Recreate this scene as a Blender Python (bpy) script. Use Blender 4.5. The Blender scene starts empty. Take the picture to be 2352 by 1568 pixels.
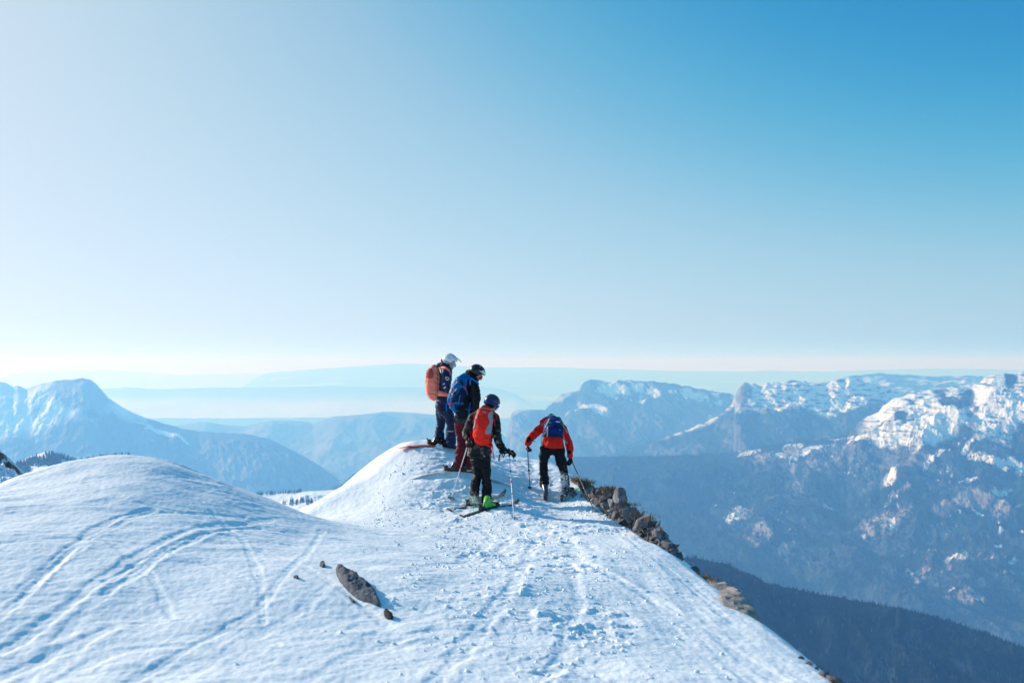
import bpy, bmesh, math, random
import numpy as np
from mathutils import Vector, Matrix, Euler
from mathutils.bvhtree import BVHTree

# ------------------------------------------------------------------ camera, world, sun, exposure
SC = bpy.context.scene
COL = SC.collection
R = math.radians
FOC = 2352 * 35 / 36            # focal length measured in the 2352 px wide view of the photograph
HORIZON = 832
PITCH = math.atan((HORIZON - 784) / FOC)
cam_d = bpy.data.cameras.new('camera')
cam_d.lens = 35; cam_d.sensor_width = 36
cam_d.clip_start = 0.1; cam_d.clip_end = 400000
cam_d.dof.use_dof = True; cam_d.dof.focus_distance = 16.5; cam_d.dof.aperture_fstop = 2.0
cam = bpy.data.objects.new('camera', cam_d); COL.objects.link(cam)
cam.rotation_euler = (R(90) + PITCH, 0, 0)
SC.camera = cam

SUN_AZ = 58      # degrees to the left of the view direction
SUN_EL = 24
SKY_R = ((0.0000, 0.0000), (0.0200, 0.0047), (0.0500, 0.0109), (0.0600, 0.0216), (0.0695, 0.0440), (0.0800, 0.0793), (0.1000, 0.1565), (0.1200, 0.2255), (0.1500, 0.2798), (0.1900, 0.3331), (0.2750, 0.4006), (0.4650, 0.4756), (0.6250, 0.5159), (0.9900, 0.5527))
SKY_G = ((0.0000, 0.0000), (0.0250, 0.1320), (0.0750, 0.1617), (0.0950, 0.2130), (0.1100, 0.2656), (0.1300, 0.3173), (0.1500, 0.3617), (0.2000, 0.4278), (0.3000, 0.4904), (0.4500, 0.5367), (0.6000, 0.5690), (0.8750, 0.5911))
SKY_B = ((0.0000, 0.0000), (0.0300, 0.3173), (0.1250, 0.3493), (0.1550, 0.3918), (0.1800, 0.4278), (0.2100, 0.4609), (0.2400, 0.4904), (0.2800, 0.5159), (0.3850, 0.5690), (0.4750, 0.5911), (0.7000, 0.6136))
world = bpy.data.worlds.new('World'); SC.world = world; world.use_nodes = True
nt = world.node_tree
sky = nt.nodes.new('ShaderNodeTexSky'); sky.sky_type = 'NISHITA'; sky.sun_disc = False
sky.sun_elevation = R(SUN_EL); sky.sun_rotation = R(-SUN_AZ)
sky.altitude = 500; sky.air_density = 0.6; sky.dust_density = 2.0; sky.ozone_density = 1.0
# colour grade of the sky light, low end lifted to fill the shaded snow
sc_in = nt.nodes.new('ShaderNodeVectorMath'); sc_in.operation = 'SCALE'; sc_in.inputs['Scale'].default_value = 0.05
cv = nt.nodes.new('ShaderNodeRGBCurve'); sc_out = nt.nodes.new('ShaderNodeVectorMath'); sc_out.operation = 'SCALE'; sc_out.inputs['Scale'].default_value = 10
for k, p in enumerate((SKY_R, SKY_G, SKY_B)):
    c = cv.mapping.curves[k]
    while len(c.points) < len(p): c.points.new(0.5, 0.5)
    for q, (x, y) in zip(c.points, p): q.location = (x, y)
cv.mapping.update()
nt.links.new(sky.outputs[0], sc_in.inputs[0]); nt.links.new(sc_in.outputs[0], cv.inputs['Color'])
nt.links.new(cv.outputs[0], sc_out.inputs[0]); nt.links.new(sc_out.outputs[0], nt.nodes['Background'].inputs[0])
nt.nodes['Background'].inputs[1].default_value = 0.1
sun_d = bpy.data.lights.new('sun', 'SUN'); sun_d.energy = 3.8; sun_d.angle = R(0.5); sun_d.color = (1.0, 0.90, 0.80)
sun = bpy.data.objects.new('sun', sun_d); COL.objects.link(sun)
sv = Vector((-math.sin(R(SUN_AZ)) * math.cos(R(SUN_EL)), math.cos(R(SUN_AZ)) * math.cos(R(SUN_EL)), math.sin(R(SUN_EL))))
sun.rotation_euler = sv.to_track_quat('Z', 'Y').to_euler()
SC.view_settings.view_transform = 'Standard'; SC.view_settings.look = 'None'
SC.view_settings.exposure = 0.52; SC.view_settings.gamma = 1
SC.cycles.volume_bounces = 2
SC.cycles.max_bounces = 6
HAZE_COL = (0.175, 0.475, 1.0, 1); HAZE_DEN = 0.00014

# ------------------------------------------------------------------ helpers
CP, SP = math.cos(PITCH), math.sin(PITCH)
def at(u, v, Y):
    """world point seen at (u, v) of the 2352x1568 view, Y metres ahead (works on arrays)"""
    a = (np.asarray(u, float) - 1176) / FOC; b = -(np.asarray(v, float) - 784) / FOC
    dy = CP - b * SP; dz = SP + b * CP
    k = np.asarray(Y, float) / dy
    return np.stack(np.broadcast_arrays(a * k, np.asarray(Y, float), dz * k), -1)
def pt(u, v, Y): return Vector(at(u, v, Y).tolist())

def tag(o, label=None, cat=None, group=None, kind=None):
    if label: o['label'] = label
    if cat: o['category'] = cat
    if group: o['group'] = group
    if kind: o['kind'] = kind
    return o
def empty(name, loc, label=None, cat=None, group=None):
    o = bpy.data.objects.new(name, None); COL.objects.link(o); o.location = loc
    o.empty_display_size = 0.1
    return tag(o, label, cat, group)
def mesh_np(name, V, F, mat, smooth=True, parent=None, attrs=None):
    """V (n,3); F (m,3|4) int array or list of polygons, world coordinates; linked as ONE object"""
    me = bpy.data.meshes.new(name)
    V = np.asarray(V, np.float32)
    o = bpy.data.objects.new(name, me)
    if isinstance(F, np.ndarray):
        n, k = F.shape
        me.vertices.add(len(V)); me.vertices.foreach_set('co', V.ravel())
        me.loops.add(n * k); me.loops.foreach_set('vertex_index', F.ravel().astype(np.int32))
        me.polygons.add(n); me.polygons.foreach_set('loop_start', (np.arange(n) * k).astype(np.int32))
        me.update(calc_edges=True)
    else:
        me.from_pydata(V.tolist(), [], F)
    if smooth: me.polygons.foreach_set('use_smooth', np.ones(len(me.polygons), bool))
    if attrs:
        for k2, a in attrs.items():
            if a.ndim == 1:
                at_ = me.attributes.new(k2, 'FLOAT', 'POINT'); at_.data.foreach_set('value', a.astype(np.float32))
            else:
                at_ = me.attributes.new(k2, 'FLOAT_COLOR', 'POINT')
                c = np.ones((len(a), 4), np.float32); c[:, :3] = a; at_.data.foreach_set('color', c.ravel())
    if mat is not None: me.materials.append(mat)
    COL.objects.link(o)
    if parent is not None:
        o.parent = parent
        me.transform(Matrix.Translation(-parent_world(parent)))
    me.update()
    return o
def parent_world(p):
    v = Vector((0, 0, 0))
    while p is not None: v = v + p.location; p = p.parent
    return v
def grid_faces(nr, nc):
    i = np.arange(nr - 1)[:, None] * nc + np.arange(nc - 1)[None, :]
    return np.stack([i, i + 1, i + nc + 1, i + nc], -1).reshape(-1, 4)

# gradient noise, vectorised
def _h(ix, iy, iz, s):
    h = (ix.astype(np.int64) * 374761393 + iy.astype(np.int64) * 668265263 + iz.astype(np.int64) * 1274126177 + s * 974634777) & 0xffffffff
    h = ((h ^ (h >> 13)) * 1274126177) & 0xffffffff
    h = ((h ^ (h >> 16)) * 2246822519) & 0xffffffff
    return (h ^ (h >> 15)) & 0xffffffff
def noise2(x, y, s=0):
    x = np.asarray(x, float); y = np.asarray(y, float)
    xi = np.floor(x); yi = np.floor(y); fx = x - xi; fy = y - yi
    u = fx * fx * fx * (fx * (fx * 6 - 15) + 10); w = fy * fy * fy * (fy * (fy * 6 - 15) + 10)
    z0 = np.zeros(1)
    def g(dx, dy):
        a = _h(xi + dx, yi + dy, z0, s) * (2 * math.pi / 4294967296.0)
        return np.cos(a) * (fx - dx) + np.sin(a) * (fy - dy)
    return 1.4 * ((g(0, 0) * (1 - u) + g(1, 0) * u) * (1 - w) + (g(0, 1) * (1 - u) + g(1, 1) * u) * w)
def noise3(x, y, z, s=0):
    xi = np.floor(x); yi = np.floor(y); zi = np.floor(z); fx = x - xi; fy = y - yi; fz = z - zi
    q = lambda f: f * f * (3 - 2 * f)
    u, w, t = q(fx), q(fy), q(fz)
    r = 0
    for dz, wz in ((0, 1 - t), (1, t)):
        for dy, wy in ((0, 1 - w), (1, w)):
            for dx, wx in ((0, 1 - u), (1, u)):
                r = r + wz * wy * wx * (_h(xi + dx, yi + dy, zi + dz, s) / 2147483648.0 - 1)
    return r
def fbm(x, y, oct=5, s=0, gain=0.5, lac=2.03):
    r = 0; a = 1; 
    for k in range(oct):
        r = r + a * noise2(x * lac ** k + 17.3 * k, y * lac ** k - 9.1 * k, s + k); a *= gain
    return r
def ridged(x, y, oct=5, s=0, gain=0.5, lac=2.1):
    r = 0; a = 1
    for k in range(oct):
        r = r + a * (1 - 2 * np.abs(noise2(x * lac ** k + 5.3 * k, y * lac ** k + 3.7 * k, s + k))); a *= gain
    return r
def smooth(a, b, x):
    t = np.clip((x - a) / (b - a), 0, 1); return t * t * (3 - 2 * t)
def worley(x, y, s=0):
    """distance to the nearest random cell point and a random value per cell"""
    xi = np.floor(x); yi = np.floor(y); best = np.full(x.shape, 9.0); val = np.zeros(x.shape); z0 = np.zeros(1); tx = np.zeros(x.shape)
    for dx in (-1, 0, 1):
        for dy in (-1, 0, 1):
            cx = xi + dx; cy = yi + dy
            px = cx + _h(cx, cy, z0, s) / 4294967296.0; py = cy + _h(cx, cy, z0 + 7, s) / 4294967296.0
            d = np.hypot(px - x, py - y); r = _h(cx, cy, z0 + 13, s) / 4294967296.0
            m = d < best; best = np.where(m, d, best); val = np.where(m, r, val); tx = np.where(m, (px - x) * np.cos(r * 40) + (py - y) * np.sin(r * 40), tx)
    return best, val, tx

# ------------------------------------------------------------------ materials
def mat_new(name, base, rough=0.6, **kw):
    m = bpy.data.materials.new(name); m.use_nodes = True
    b = m.node_tree.nodes['Principled BSDF']
    b.inputs['Base Color'].default_value = (*base, 1); b.inputs['Roughness'].default_value = rough
    for k, v in kw.items(): b.inputs[k.replace('_', ' ')].default_value = v
    return m
def add_bump(m, scale=30, strength=0.3, dist=0.01, detail=4, stretch=(1, 1, 1), kind='noise'):
    t = m.node_tree; b = t.nodes['Principled BSDF']
    tc = t.nodes.new('ShaderNodeTexCoord'); mp = t.nodes.new('ShaderNodeMapping'); mp.inputs['Scale'].default_value = stretch
    n = t.nodes.new('ShaderNodeTexNoise'); n.inputs['Scale'].default_value = scale; n.inputs['Detail'].default_value = detail
    bp = t.nodes.new('ShaderNodeBump'); bp.inputs['Strength'].default_value = strength; bp.inputs['Distance'].default_value = dist
    t.links.new(tc.outputs['Object'], mp.inputs[0]); t.links.new(mp.outputs[0], n.inputs['Vector'])
    t.links.new(n.outputs[0], bp.inputs['Height']); t.links.new(bp.outputs[0], b.inputs['Normal'])
    return m
def color_noise(m, c1, c2, scale=5, detail=6, lo=0.4, hi=0.6, stretch=(1, 1, 1)):
    t = m.node_tree; b = t.nodes['Principled BSDF']
    tc = t.nodes.new('ShaderNodeTexCoord'); mp = t.nodes.new('ShaderNodeMapping'); mp.inputs['Scale'].default_value = stretch
    n = t.nodes.new('ShaderNodeTexNoise'); n.inputs['Scale'].default_value = scale; n.inputs['Detail'].default_value = detail
    r = t.nodes.new('ShaderNodeValToRGB'); r.color_ramp.elements[0].position = lo; r.color_ramp.elements[1].position = hi
    r.color_ramp.elements[0].color = (*c1, 1); r.color_ramp.elements[1].color = (*c2, 1)
    t.links.new(tc.outputs['Object'], mp.inputs[0]); t.links.new(mp.outputs[0], n.inputs['Vector'])
    t.links.new(n.outputs[0], r.inputs[0]); t.links.new(r.outputs[0], b.inputs['Base Color'])
    return m
def attr_mat(name, rough=0.85):
    m = mat_new(name, (0.5, 0.5, 0.5), rough); t = m.node_tree
    a = t.nodes.new('ShaderNodeAttribute'); a.attribute_name = 'albedo'
    t.links.new(a.outputs['Color'], t.nodes['Principled BSDF'].inputs['Base Color'])
    t.nodes['Principled BSDF'].inputs['Specular IOR Level'].default_value = 0.1
    return m
M_SNOW = add_bump(mat_new('snow', (0.86, 0.90, 0.91), 0.55), 24, 0.5, 0.008, 8)
M_SNOW.node_tree.nodes['Principled BSDF'].inputs['Specular IOR Level'].default_value = 0.25
M_LAND = attr_mat('land')
# ------------------------------------------------------------------ far terrain
C_SNOW = np.array([0.86, 0.88, 0.92]); C_FOREST = np.array([0.009, 0.036, 0.042]); C_BARE = np.array([0.045, 0.070, 0.105])
C_ROCK = np.array([0.20, 0.20, 0.22]); C_MEADOW = np.array([0.34, 0.30, 0.29])
def lerp(a, b, t): return a * (1 - t[..., None]) + b * t[..., None]
def ell(u, v, cu, cv, ru, rv, ang=0, nz=None, soft=0.25):
    a = R(ang); du = u - cu; dv = v - cv
    p = (du * math.cos(a) + dv * math.sin(a)) / ru; q = (-du * math.sin(a) + dv * math.cos(a)) / rv
    d = np.hypot(p, q)
    if nz is not None: d = d + nz
    return 1 - smooth(1 - soft, 1 + soft, d)
def sheet(name, ridge, vbot, Yr, Yf, relief=60, rscale=900, n=(300, 160), colour=None, crest=6, seed=1, ypow=1.0, back=2.0, gully=0.0, gdir=0.35):
    """a mountain side: its crest follows the photo's outline at distance Yr, its foot lies at vbot, Yf metres away"""
    ru = np.array([p[0] for p in ridge], float); rv = np.array([p[1] for p in ridge], float)
    nc, nr = n
    u = np.linspace(ru[0], ru[-1], nc); vr = np.interp(u, ru, rv)
    # fine jags of the crest line
    yr = Yr if np.isscalar(Yr) else np.interp(u, ru, Yr)
    vb = vbot if np.isscalar(vbot) else np.interp(u, [p[0] for p in vbot], [p[1] for p in vbot])
    t = np.linspace(0, 1, nr)[:, None]
    U = np.broadcast_to(u, (nr, nc)); V = vr + (vb - vr) * t
    Y = yr - (yr - Yf) * t ** ypow
    P = at(U, V, Y)
    x, y = P[..., 0] / rscale, P[..., 1] / rscale
    env = smooth(0, 0.12, t) * (1 - 0.6 * smooth(0.8, 1, t))
    rel = ridged(x, y * 0.7, 8, seed, 0.55) - 1.0
    if gully: rel = rel + gully * (ridged((x + y * gdir) * 2.2, y * 0.35, 7, seed + 40, 0.55) - 1)
    P[..., 2] += relief * rel * env + crest * (fbm(P[..., 0] / (rscale * 0.12), P[..., 1] / (rscale * 0.12), 4, seed + 9)) * np.ones_like(t)
    # the far side falls away behind the crest
    rows = []
    for k in range(6, 0, -1):
        q = P[0].copy(); d = (yr - Yf) * 0.12 * k
        q[:, 1] += d; q[:, 2] -= d * 0.55 * back / 2 + 0
        rows.append(q)
    PP = np.concatenate([np.array(rows), P], 0)
    UU = np.concatenate([np.repeat(U[:1], 6, 0), U], 0); VV = np.concatenate([np.repeat(V[:1], 6, 0), V], 0)
    # slope and facing for the colouring
    dzx = np.gradient(PP[..., 2], axis=1) / np.maximum(1e-3, np.abs(np.gradient(PP[..., 0], axis=1)))
    dzy = np.gradient(PP[..., 2], axis=0) / (np.abs(np.gradient(PP[..., 1], axis=0)) + 1e-3)
    col = colour(UU, VV, PP, dzx, dzy)
    o = mesh_np(name, PP.reshape(-1, 3), grid_faces(nr + 6, nc)[:, ::-1].copy(), M_LAND, True, attrs={'albedo': col.reshape(-1, 3)})
    tag(o, kind='structure')
    return o, PP
def plain(c):
    def f(U, V, P, a, b):
        n = fbm(P[..., 0] / 900, P[..., 1] / 900, 4, 5)
        return np.clip(np.array(c) * (1 + 0.35 * n[..., None]), 0, 1)
    return f

# plain far below, reaching the horizon
a = np.linspace(0, 2 * math.pi, 97)[:-1]; rr = np.array([0, 2000, 8000, 20000, 60000, 138000.])
V = np.array([[r * math.cos(t), r * math.sin(t) + 0.0, -1900] for r in rr[1:] for t in a])
F = [(j * 96 + i, j * 96 + (i + 1) % 96, (j + 1) * 96 + (i + 1) % 96, (j + 1) * 96 + i) for j in range(4) for i in range(96)] + [tuple(range(96))]
m_plain = color_noise(mat_new('valley_floor_painted_mist', (0.2, 0.2, 0.2), 0.9), (0.50, 0.52, 0.54), (0.66, 0.66, 0.66), 0.0001, 3)  # pale tone paints white mist lying over the plain
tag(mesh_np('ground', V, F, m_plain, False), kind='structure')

sheet('hills', [(-500, 872), (-100, 870), (0, 868), (25, 860), (65, 854), (240, 849), (300, 852), (350, 855), (415, 861), (500, 858), (560, 858), (800, 858), (1000, 862)],
      905, 72000, 60000, 60, 6000, (260, 40), plain((0.10, 0.11, 0.12)), 10, 3)
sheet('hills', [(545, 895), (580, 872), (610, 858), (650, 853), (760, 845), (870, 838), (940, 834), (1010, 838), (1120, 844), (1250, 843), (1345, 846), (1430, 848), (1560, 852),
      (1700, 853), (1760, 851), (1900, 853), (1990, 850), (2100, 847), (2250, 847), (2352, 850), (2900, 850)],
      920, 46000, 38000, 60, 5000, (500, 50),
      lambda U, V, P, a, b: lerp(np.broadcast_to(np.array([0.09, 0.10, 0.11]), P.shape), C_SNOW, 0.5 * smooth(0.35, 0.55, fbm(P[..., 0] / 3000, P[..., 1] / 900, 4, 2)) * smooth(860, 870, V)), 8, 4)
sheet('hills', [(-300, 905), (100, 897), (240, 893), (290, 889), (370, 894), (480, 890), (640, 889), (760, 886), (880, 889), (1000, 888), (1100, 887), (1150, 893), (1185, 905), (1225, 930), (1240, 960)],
      960, 32000, 26000, 60, 5000, (400, 50), lambda U, V, P, a, b: lerp(np.broadcast_to(np.array([0.10, 0.11, 0.12]), P.shape), np.array([0.75, 0.75, 0.75]), smooth(898, 935, V + 5 * fbm(P[..., 0] / 3000, P[..., 1] / 3000, 3, 7))), 6, 5)  # lower slope blends to white, valley mist painted into its colour
sheet('hills', [(200, 990), (380, 980), (430, 974), (475, 967), (510, 975), (560, 978), (600, 970), (625, 965), (690, 966), (720, 972), (765, 956), (830, 952), (880, 945), (940, 947), (1000, 952), (1080, 960), (1140, 990), (1190, 1020), (1260, 1050)],
      1160, 15500, 11500, 140, 2400, (420, 90), plain((0.15, 0.17, 0.17)), 6, 6)
sheet('hills', [(1600, 960), (1750, 905), (1850, 880), (1900, 876), (1960, 862), (2030, 857), (2140, 864), (2240, 862), (2280, 870), (2352, 880), (2600, 900)],
      1000, 15000, 11500, 60, 1200, (420, 90),
      lambda U, V, P, a, b: lerp(np.broadcast_to(C_FOREST * 1.3, P.shape), C_SNOW, 0.8 * smooth(-0.05, 0.35, fbm(P[..., 0] / 500, P[..., 1] / 150, 5, 12))), 12, 16)

def col_left(U, V, P, sx, sy):
    x, y = P[..., 0], P[..., 1]
    n = fbm(x / 500, y / 500, 5, 8)
    c = lerp(np.broadcast_to(np.array([0.10, 0.13, 0.13]), P.shape), C_ROCK * 1.3, smooth(0.1, 0.5, n) * 0.4)
    line = np.interp(U, [-300, 0, 120, 200, 260, 330, 500], [1020, 1005, 985, 960, 945, 950, 960])
    cliff = ell(U, V, 190, 905, 75, 48, 25, 0.4 * n)
    sn = smooth(18, -18, (V - line) + 28 * fbm(x / 300 + y / 600, y / 900, 6, 18)) * (1 - 0.75 * cliff)
    sn = np.maximum(sn * smooth(500, 250, U), ell(U, V, 365, 990, 60, 4, 20, 0.5 * n)); sn = np.maximum(sn, ell(U, V, 345, 987, 16, 3, -5, 0.3 * n))
    sn = sn * smooth(-0.75, -0.2, fbm(x / 160, y / 420, 5, 28) + 0.15)
    return lerp(c, C_SNOW, sn)
sheet('mountain', [(-500, 930), (-200, 895), (-60, 888), (0, 876), (12, 879), (30, 888), (40, 885), (60, 893), (90, 882), (130, 873), (165, 871), (190, 868), (207, 871), (222, 882), (235, 898), (248, 912), (268, 926), (295, 943), (330, 957), (370, 970), (420, 984), (455, 990), (520, 994), (570, 997), (620, 1008), (660, 1028), (700, 1048), (740, 1072), (765, 1090), (785, 1110), (800, 1135)],
      1260, 9500, 7000, 42, 700, (900, 420), col_left, 5, 21, gully=0.6)
sheet('hills', [(640, 1190), (700, 1150), (760, 1120), (785, 1110), (812, 1088), (840, 1078), (870, 1073), (930, 1071), (1000, 1069), (1150, 1072), (1300, 1100)],
      1280, 6200, 5200, 70, 600, (300, 90), plain(C_FOREST), 7, 23)

def col_plateau(U, V, P, sx, sy):
    x, y = P[..., 0], P[..., 1]
    n = fbm(x / 420, y / 420, 5, 31)
    c = lerp(np.broadcast_to(C_FOREST * 1.2, P.shape), C_ROCK, 0.45 * smooth(0.0, 0.4, fbm(x / 260, y / 1200, 5, 33)) * smooth(925, 985, V))
    c = lerp(c, C_ROCK * 1.1, ell(U, V, 1190, 985, 26, 60, 8, 0.3 * n) * 0.75)
    c = lerp(c, C_ROCK, ell(U, V, 1580, 1000, 90, 30, -40, 0.7 * n) * 0.5)
    sn = np.clip(ell(U, V, 1430, 898, 80, 17, 4, 0.9 * n) + ell(U, V, 1560, 902, 120, 14, 6, 0.9 * n) + ell(U, V, 1660, 912, 60, 10, 6, 0.9 * n), 0, 1) * smooth(-0.15, 0.3, fbm(x / 130, y / 240, 4, 35) + 0.1)
    sn = np.maximum(sn, 0.75 * ell(U, V, 1366, 941, 38, 16, 32, 0.5 * n)); sn = np.maximum(sn, 0.6 * ell(U, V, 1318, 940, 26, 4, -22, 0.5 * n)); sn = np.maximum(sn, 0.45 * ell(U, V, 1300, 905, 70, 6, -20, 1.2 * n))
    return lerp(c, C_SNOW, sn)
sheet('mountain', [(1120, 1075), (1150, 1050), (1163, 1010), (1168, 970), (1176, 948), (1192, 940), (1240, 941), (1252, 940), (1268, 925), (1290, 905), (1325, 897), (1343, 877), (1355, 872), (1375, 873), (1400, 877), (1436, 873), (1480, 874), (1540, 880), (1600, 890), (1650, 900), (1700, 908), (1800, 930), (1900, 960)],
      1130, 12500, 9500, 80, 900, (800, 340), col_plateau, 14, 31, gully=0.5)

def col_mid(U, V, P, sx, sy):
    x, y = P[..., 0], P[..., 1]
    n = fbm(x / 300, y / 300, 5, 41)
    c = lerp(np.broadcast_to(C_FOREST, P.shape), C_ROCK, 0.5 * smooth(0.05, 0.45, fbm(x / 200, y / 900, 5, 43)) * smooth(950, 1000, V))
    c = lerp(c, C_ROCK, ell(U, V, 1702, 905, 20, 34, 20, 0.3 * n) * 0.9)
    line = np.interp(U, [1500, 1600, 1700, 1800, 1900, 2000, 2100, 2300], [1010, 985, 940, 948, 950, 930, 920, 920])
    sn = smooth(14, -14, (V - line) + 22 * fbm(x / 260, y / 260, 5, 45)) * smooth(-0.42, 0.08, fbm(x / 110, P[..., 2] / 22, 5, 47) + 0.12) * (1 - ell(U, V, 1706, 905, 22, 30, 20, 0.3 * n))
    return lerp(c, C_SNOW, np.clip(sn, 0, 1))
sheet('mountain', [(1350, 1062), (1430, 1035), (1500, 1012), (1560, 993), (1620, 970), (1660, 948), (1686, 925), (1690, 900), (1700, 885), (1710, 878), (1730, 879), (1745, 886), (1760, 878), (1790, 877), (1830, 873), (1850, 876), (1862, 884), (1880, 882), (1900, 884), (1912, 874), (1925, 870), (1940, 872), (1950, 866), (1965, 870), (2000, 880), (2080, 900), (2150, 905), (2260, 900), (2500, 900)],
      1150, 9200, 7200, 52, 600, (900, 400), col_mid, 12, 41, gully=0.4)

def col_right(U, V, P, sx, sy):
    x, y = P[..., 0], P[..., 1]
    n = fbm(x / 230, y / 230, 6, 51); n2 = fbm(x / 60, y / 60, 4, 52)
    w = smooth(-0.35, 0.45, fbm((x + y) / 330, y / 700, 5, 53) + 0.3 * n2)          # bare broadleaf wood against dark spruce
    c = lerp(np.broadcast_to(C_FOREST, P.shape), C_BARE, w * smooth(1560, 1800, U + 0.3 * (V - 1050)))
    gul = ridged((x + 0.55 * y) / 120, y / 700, 4, 57)
    c = lerp(c, C_ROCK * 1.05, ell(U, V, 1905, 1062, 95, 32, -25, 0.5 * n) * smooth(0.1, 1.0, gul) * 0.9)
    c = lerp(c, C_ROCK, ell(U, V, 2060, 1060, 90, 40, -35, 0.6 * n) * smooth(0.2, 1.1, gul) * 0.7)
    c = lerp(c, C_MEADOW * 1.2, ell(U, V, 1888, 1040, 48, 7, -38, 0.4 * n))
    for m in ((1700, 1188, 36, 20, -25), (1741, 1249, 40, 17, -20), (1804, 1264, 17, 7, -15), (2028, 1196, 52, 20, -18), (2230, 1160, 75, 20, -18), (2300, 1180, 50, 12, -10), (2210, 1393, 52, 12, 0),
              (1775, 1052, 60, 14, -8), (2068, 1140, 30, 7, -30), (2120, 1300, 60, 8, -60)):
        c = lerp(c, C_MEADOW, ell(U, V, *m, 0.45 * n) * 0.85)
    for m in ((2095, 1305, 22, 12, -40), (2115, 1320, 20, 8, -40), (2230, 1290, 40, 8, 5), (2290, 1300, 40, 6, 5), (2180, 1300, 30, 5, -50), (2310, 1330, 30, 8, 0)):
        c = lerp(c, np.array([0.62, 0.6, 0.56]), ell(U, V, *m, 0.8 * n) * smooth(-0.3, 0.3, n2 + 0.1) * 0.8)
    line = np.interp(U, [1300, 1700, 1800, 1950, 2000, 2080, 2160, 2240, 2352, 2700], [1040, 1045, 1040, 1000, 1020, 1035, 1010, 985, 1030, 1060])
    cov = fbm((x - 0.4 * y) / 150, (y + 0.3 * x) / 420, 6, 55)
    hi = smooth(1960, 2010, U)
    sn = smooth(16, -12, (V - line) + 26 * n) * hi * smooth(-0.40, -0.02, cov + 0.05 + 0.25 * ell(U, V, 2190, 985, 120, 36, -35))
    sn = np.maximum(sn, ell(U, V, 2170, 990, 85, 17, -38, 0.3 * n)); sn = np.maximum(sn, ell(U, V, 2300, 940, 90, 22, -50, 0.5 * n) * 0.95)
    for m in ((1735, 1040, 36, 7, -14), (1815, 1025, 22, 6, -5), (1785, 1052, 14, 6, 0), (1868, 1040, 42, 8, -20), (1925, 1008, 34, 3, -5), (1980, 1018, 30, 6, 0), (1682, 1168, 14, 8, 10), (1672, 1158, 8, 5, 0), (1685, 1203, 20, 10, -20), (1690, 1185, 12, 6, 0), (1665, 1172, 14, 3, 0),
              (1986, 1222, 9, 5, 0), (2291, 1133, 30, 5, -5), (2262, 1186, 22, 5, 0), (2278, 1205, 16, 5, 10), (2305, 1225, 14, 4, 0), (2050, 1196, 5, 14, 10), (2046, 1100, 10, 14, 20), (1930, 1170, 34, 4, 5), (2330, 1180, 22, 5, 15),
              (2232, 1118, 16, 3, 0), (2160, 1055, 26, 4, -30), (2215, 1040, 30, 4, -30), (2270, 1060, 50, 8, 10), (2340, 1072, 40, 8, 30), (1640, 1160, 12, 3, 10), (2250, 1400, 10, 3, 0), (2185, 1372, 16, 4, 0), (2290, 1265, 12, 3, 0), (2320, 1310, 14, 3, 0)):
        sn = np.maximum(sn, ell(U, V, *m, 1.1 * n + 0.5 * n2, 0.3) * 0.95)
    led = fbm(x / 90, P[..., 2] / 11 + 0.4 * n, 5, 58)
    sn = np.clip(sn, 0, 1) * np.where((U > 1960) & (V < line + 40), smooth(-0.55, -0.15, led + 0.25 * smooth(0.0, 0.4, ell(U, V, 2170, 990, 85, 22, -38))), 1.0)
    c = c * (1 + 0.5 * np.clip(fbm(x / 22, y / 22, 3, 59), -1, 1) + 0.7 * np.clip(fbm((x + .5 * y) / 90, y / 160, 4, 60), -1, 1))[..., None]
    fl = fbm(x / 14, y / 30, 3, 66) + 0.5 * fbm(x / 200, y / 200, 2, 67)
    sn = np.maximum(sn, smooth(0.85, 1.0, fl) * smooth(1620, 1700, U) * smooth(1300, 1220, V) * 0.8)
    return lerp(np.clip(c, 0, 1), C_SNOW, sn)
RIDGE9 = [(900, 1180), (1050, 1110), (1180, 1066), (1280, 1050), (1360, 1048), (1500, 1047), (1600, 1043), (1680, 1040), (1700, 1035), (1740, 1026), (1820, 1014), (1870, 1008), (1925, 1003), (1945, 1000), (1955, 985), (1975, 968), (2000, 952), (2020, 945), (2030, 930), (2060, 912), (2110, 900), (2160, 893), (2200, 886), (2230, 888), (2252, 876), (2262, 868), (2285, 859), (2310, 856), (2330, 860), (2345, 853), (2375, 848), (2450, 835), (2700, 820)]
_, P9 = sheet('mountain', RIDGE9, 1500, 6800, 4100, 62, 560, (1500, 760), col_right, 8, 51, ypow=0.85, gully=0.55, gdir=0.7)

# conifers: a merged wood is one countless mass
def conifer_np(n, rng, base, h, r, sides=6, tiers=3):
    """n little spruces as one vertex / face set"""
    Vs, Fs = [], []
    off = 0
    for k in range(tiers):
        z0 = h * (0.06 + 0.27 * k); z1 = h * (0.55 + 0.225 * k) if k < tiers - 1 else h
        rk = r * (1 - 0.27 * k)
        ang = rng.uniform(0, 6.28, n)[:, None] + np.linspace(0, 2 * math.pi, sides + 1)[None, :-1]
        jr = rk[:, None] * rng.uniform(0.65, 1.2, (n, sides))
        ring = np.stack([base[:, None, 0] + np.cos(ang) * jr, base[:, None, 1] + np.sin(ang) * jr, base[:, None, 2] + z0[:, None] + h[:, None] * rng.uniform(-0.04, 0.04, (n, sides))], -1)
        tip = (base + np.stack([0 * z1, 0 * z1, z1], -1))[:, None, :]
        Vs.append(np.concatenate([ring, tip], 1))
    Vv = np.concatenate(Vs, 1)                        # n, tiers*(sides+1), 3
    per = tiers * (sides + 1)
    f = []
    for k in range(tiers):
        b0 = k * (sides + 1)
        for s in range(sides): f.append((b0 + s, b0 + (s + 1) % sides, b0 + sides))
    F = np.array(f)[None] + (np.arange(n) * per)[:, None, None]
    return Vv.reshape(-1, 3), F.reshape(-1, 3)
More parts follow.
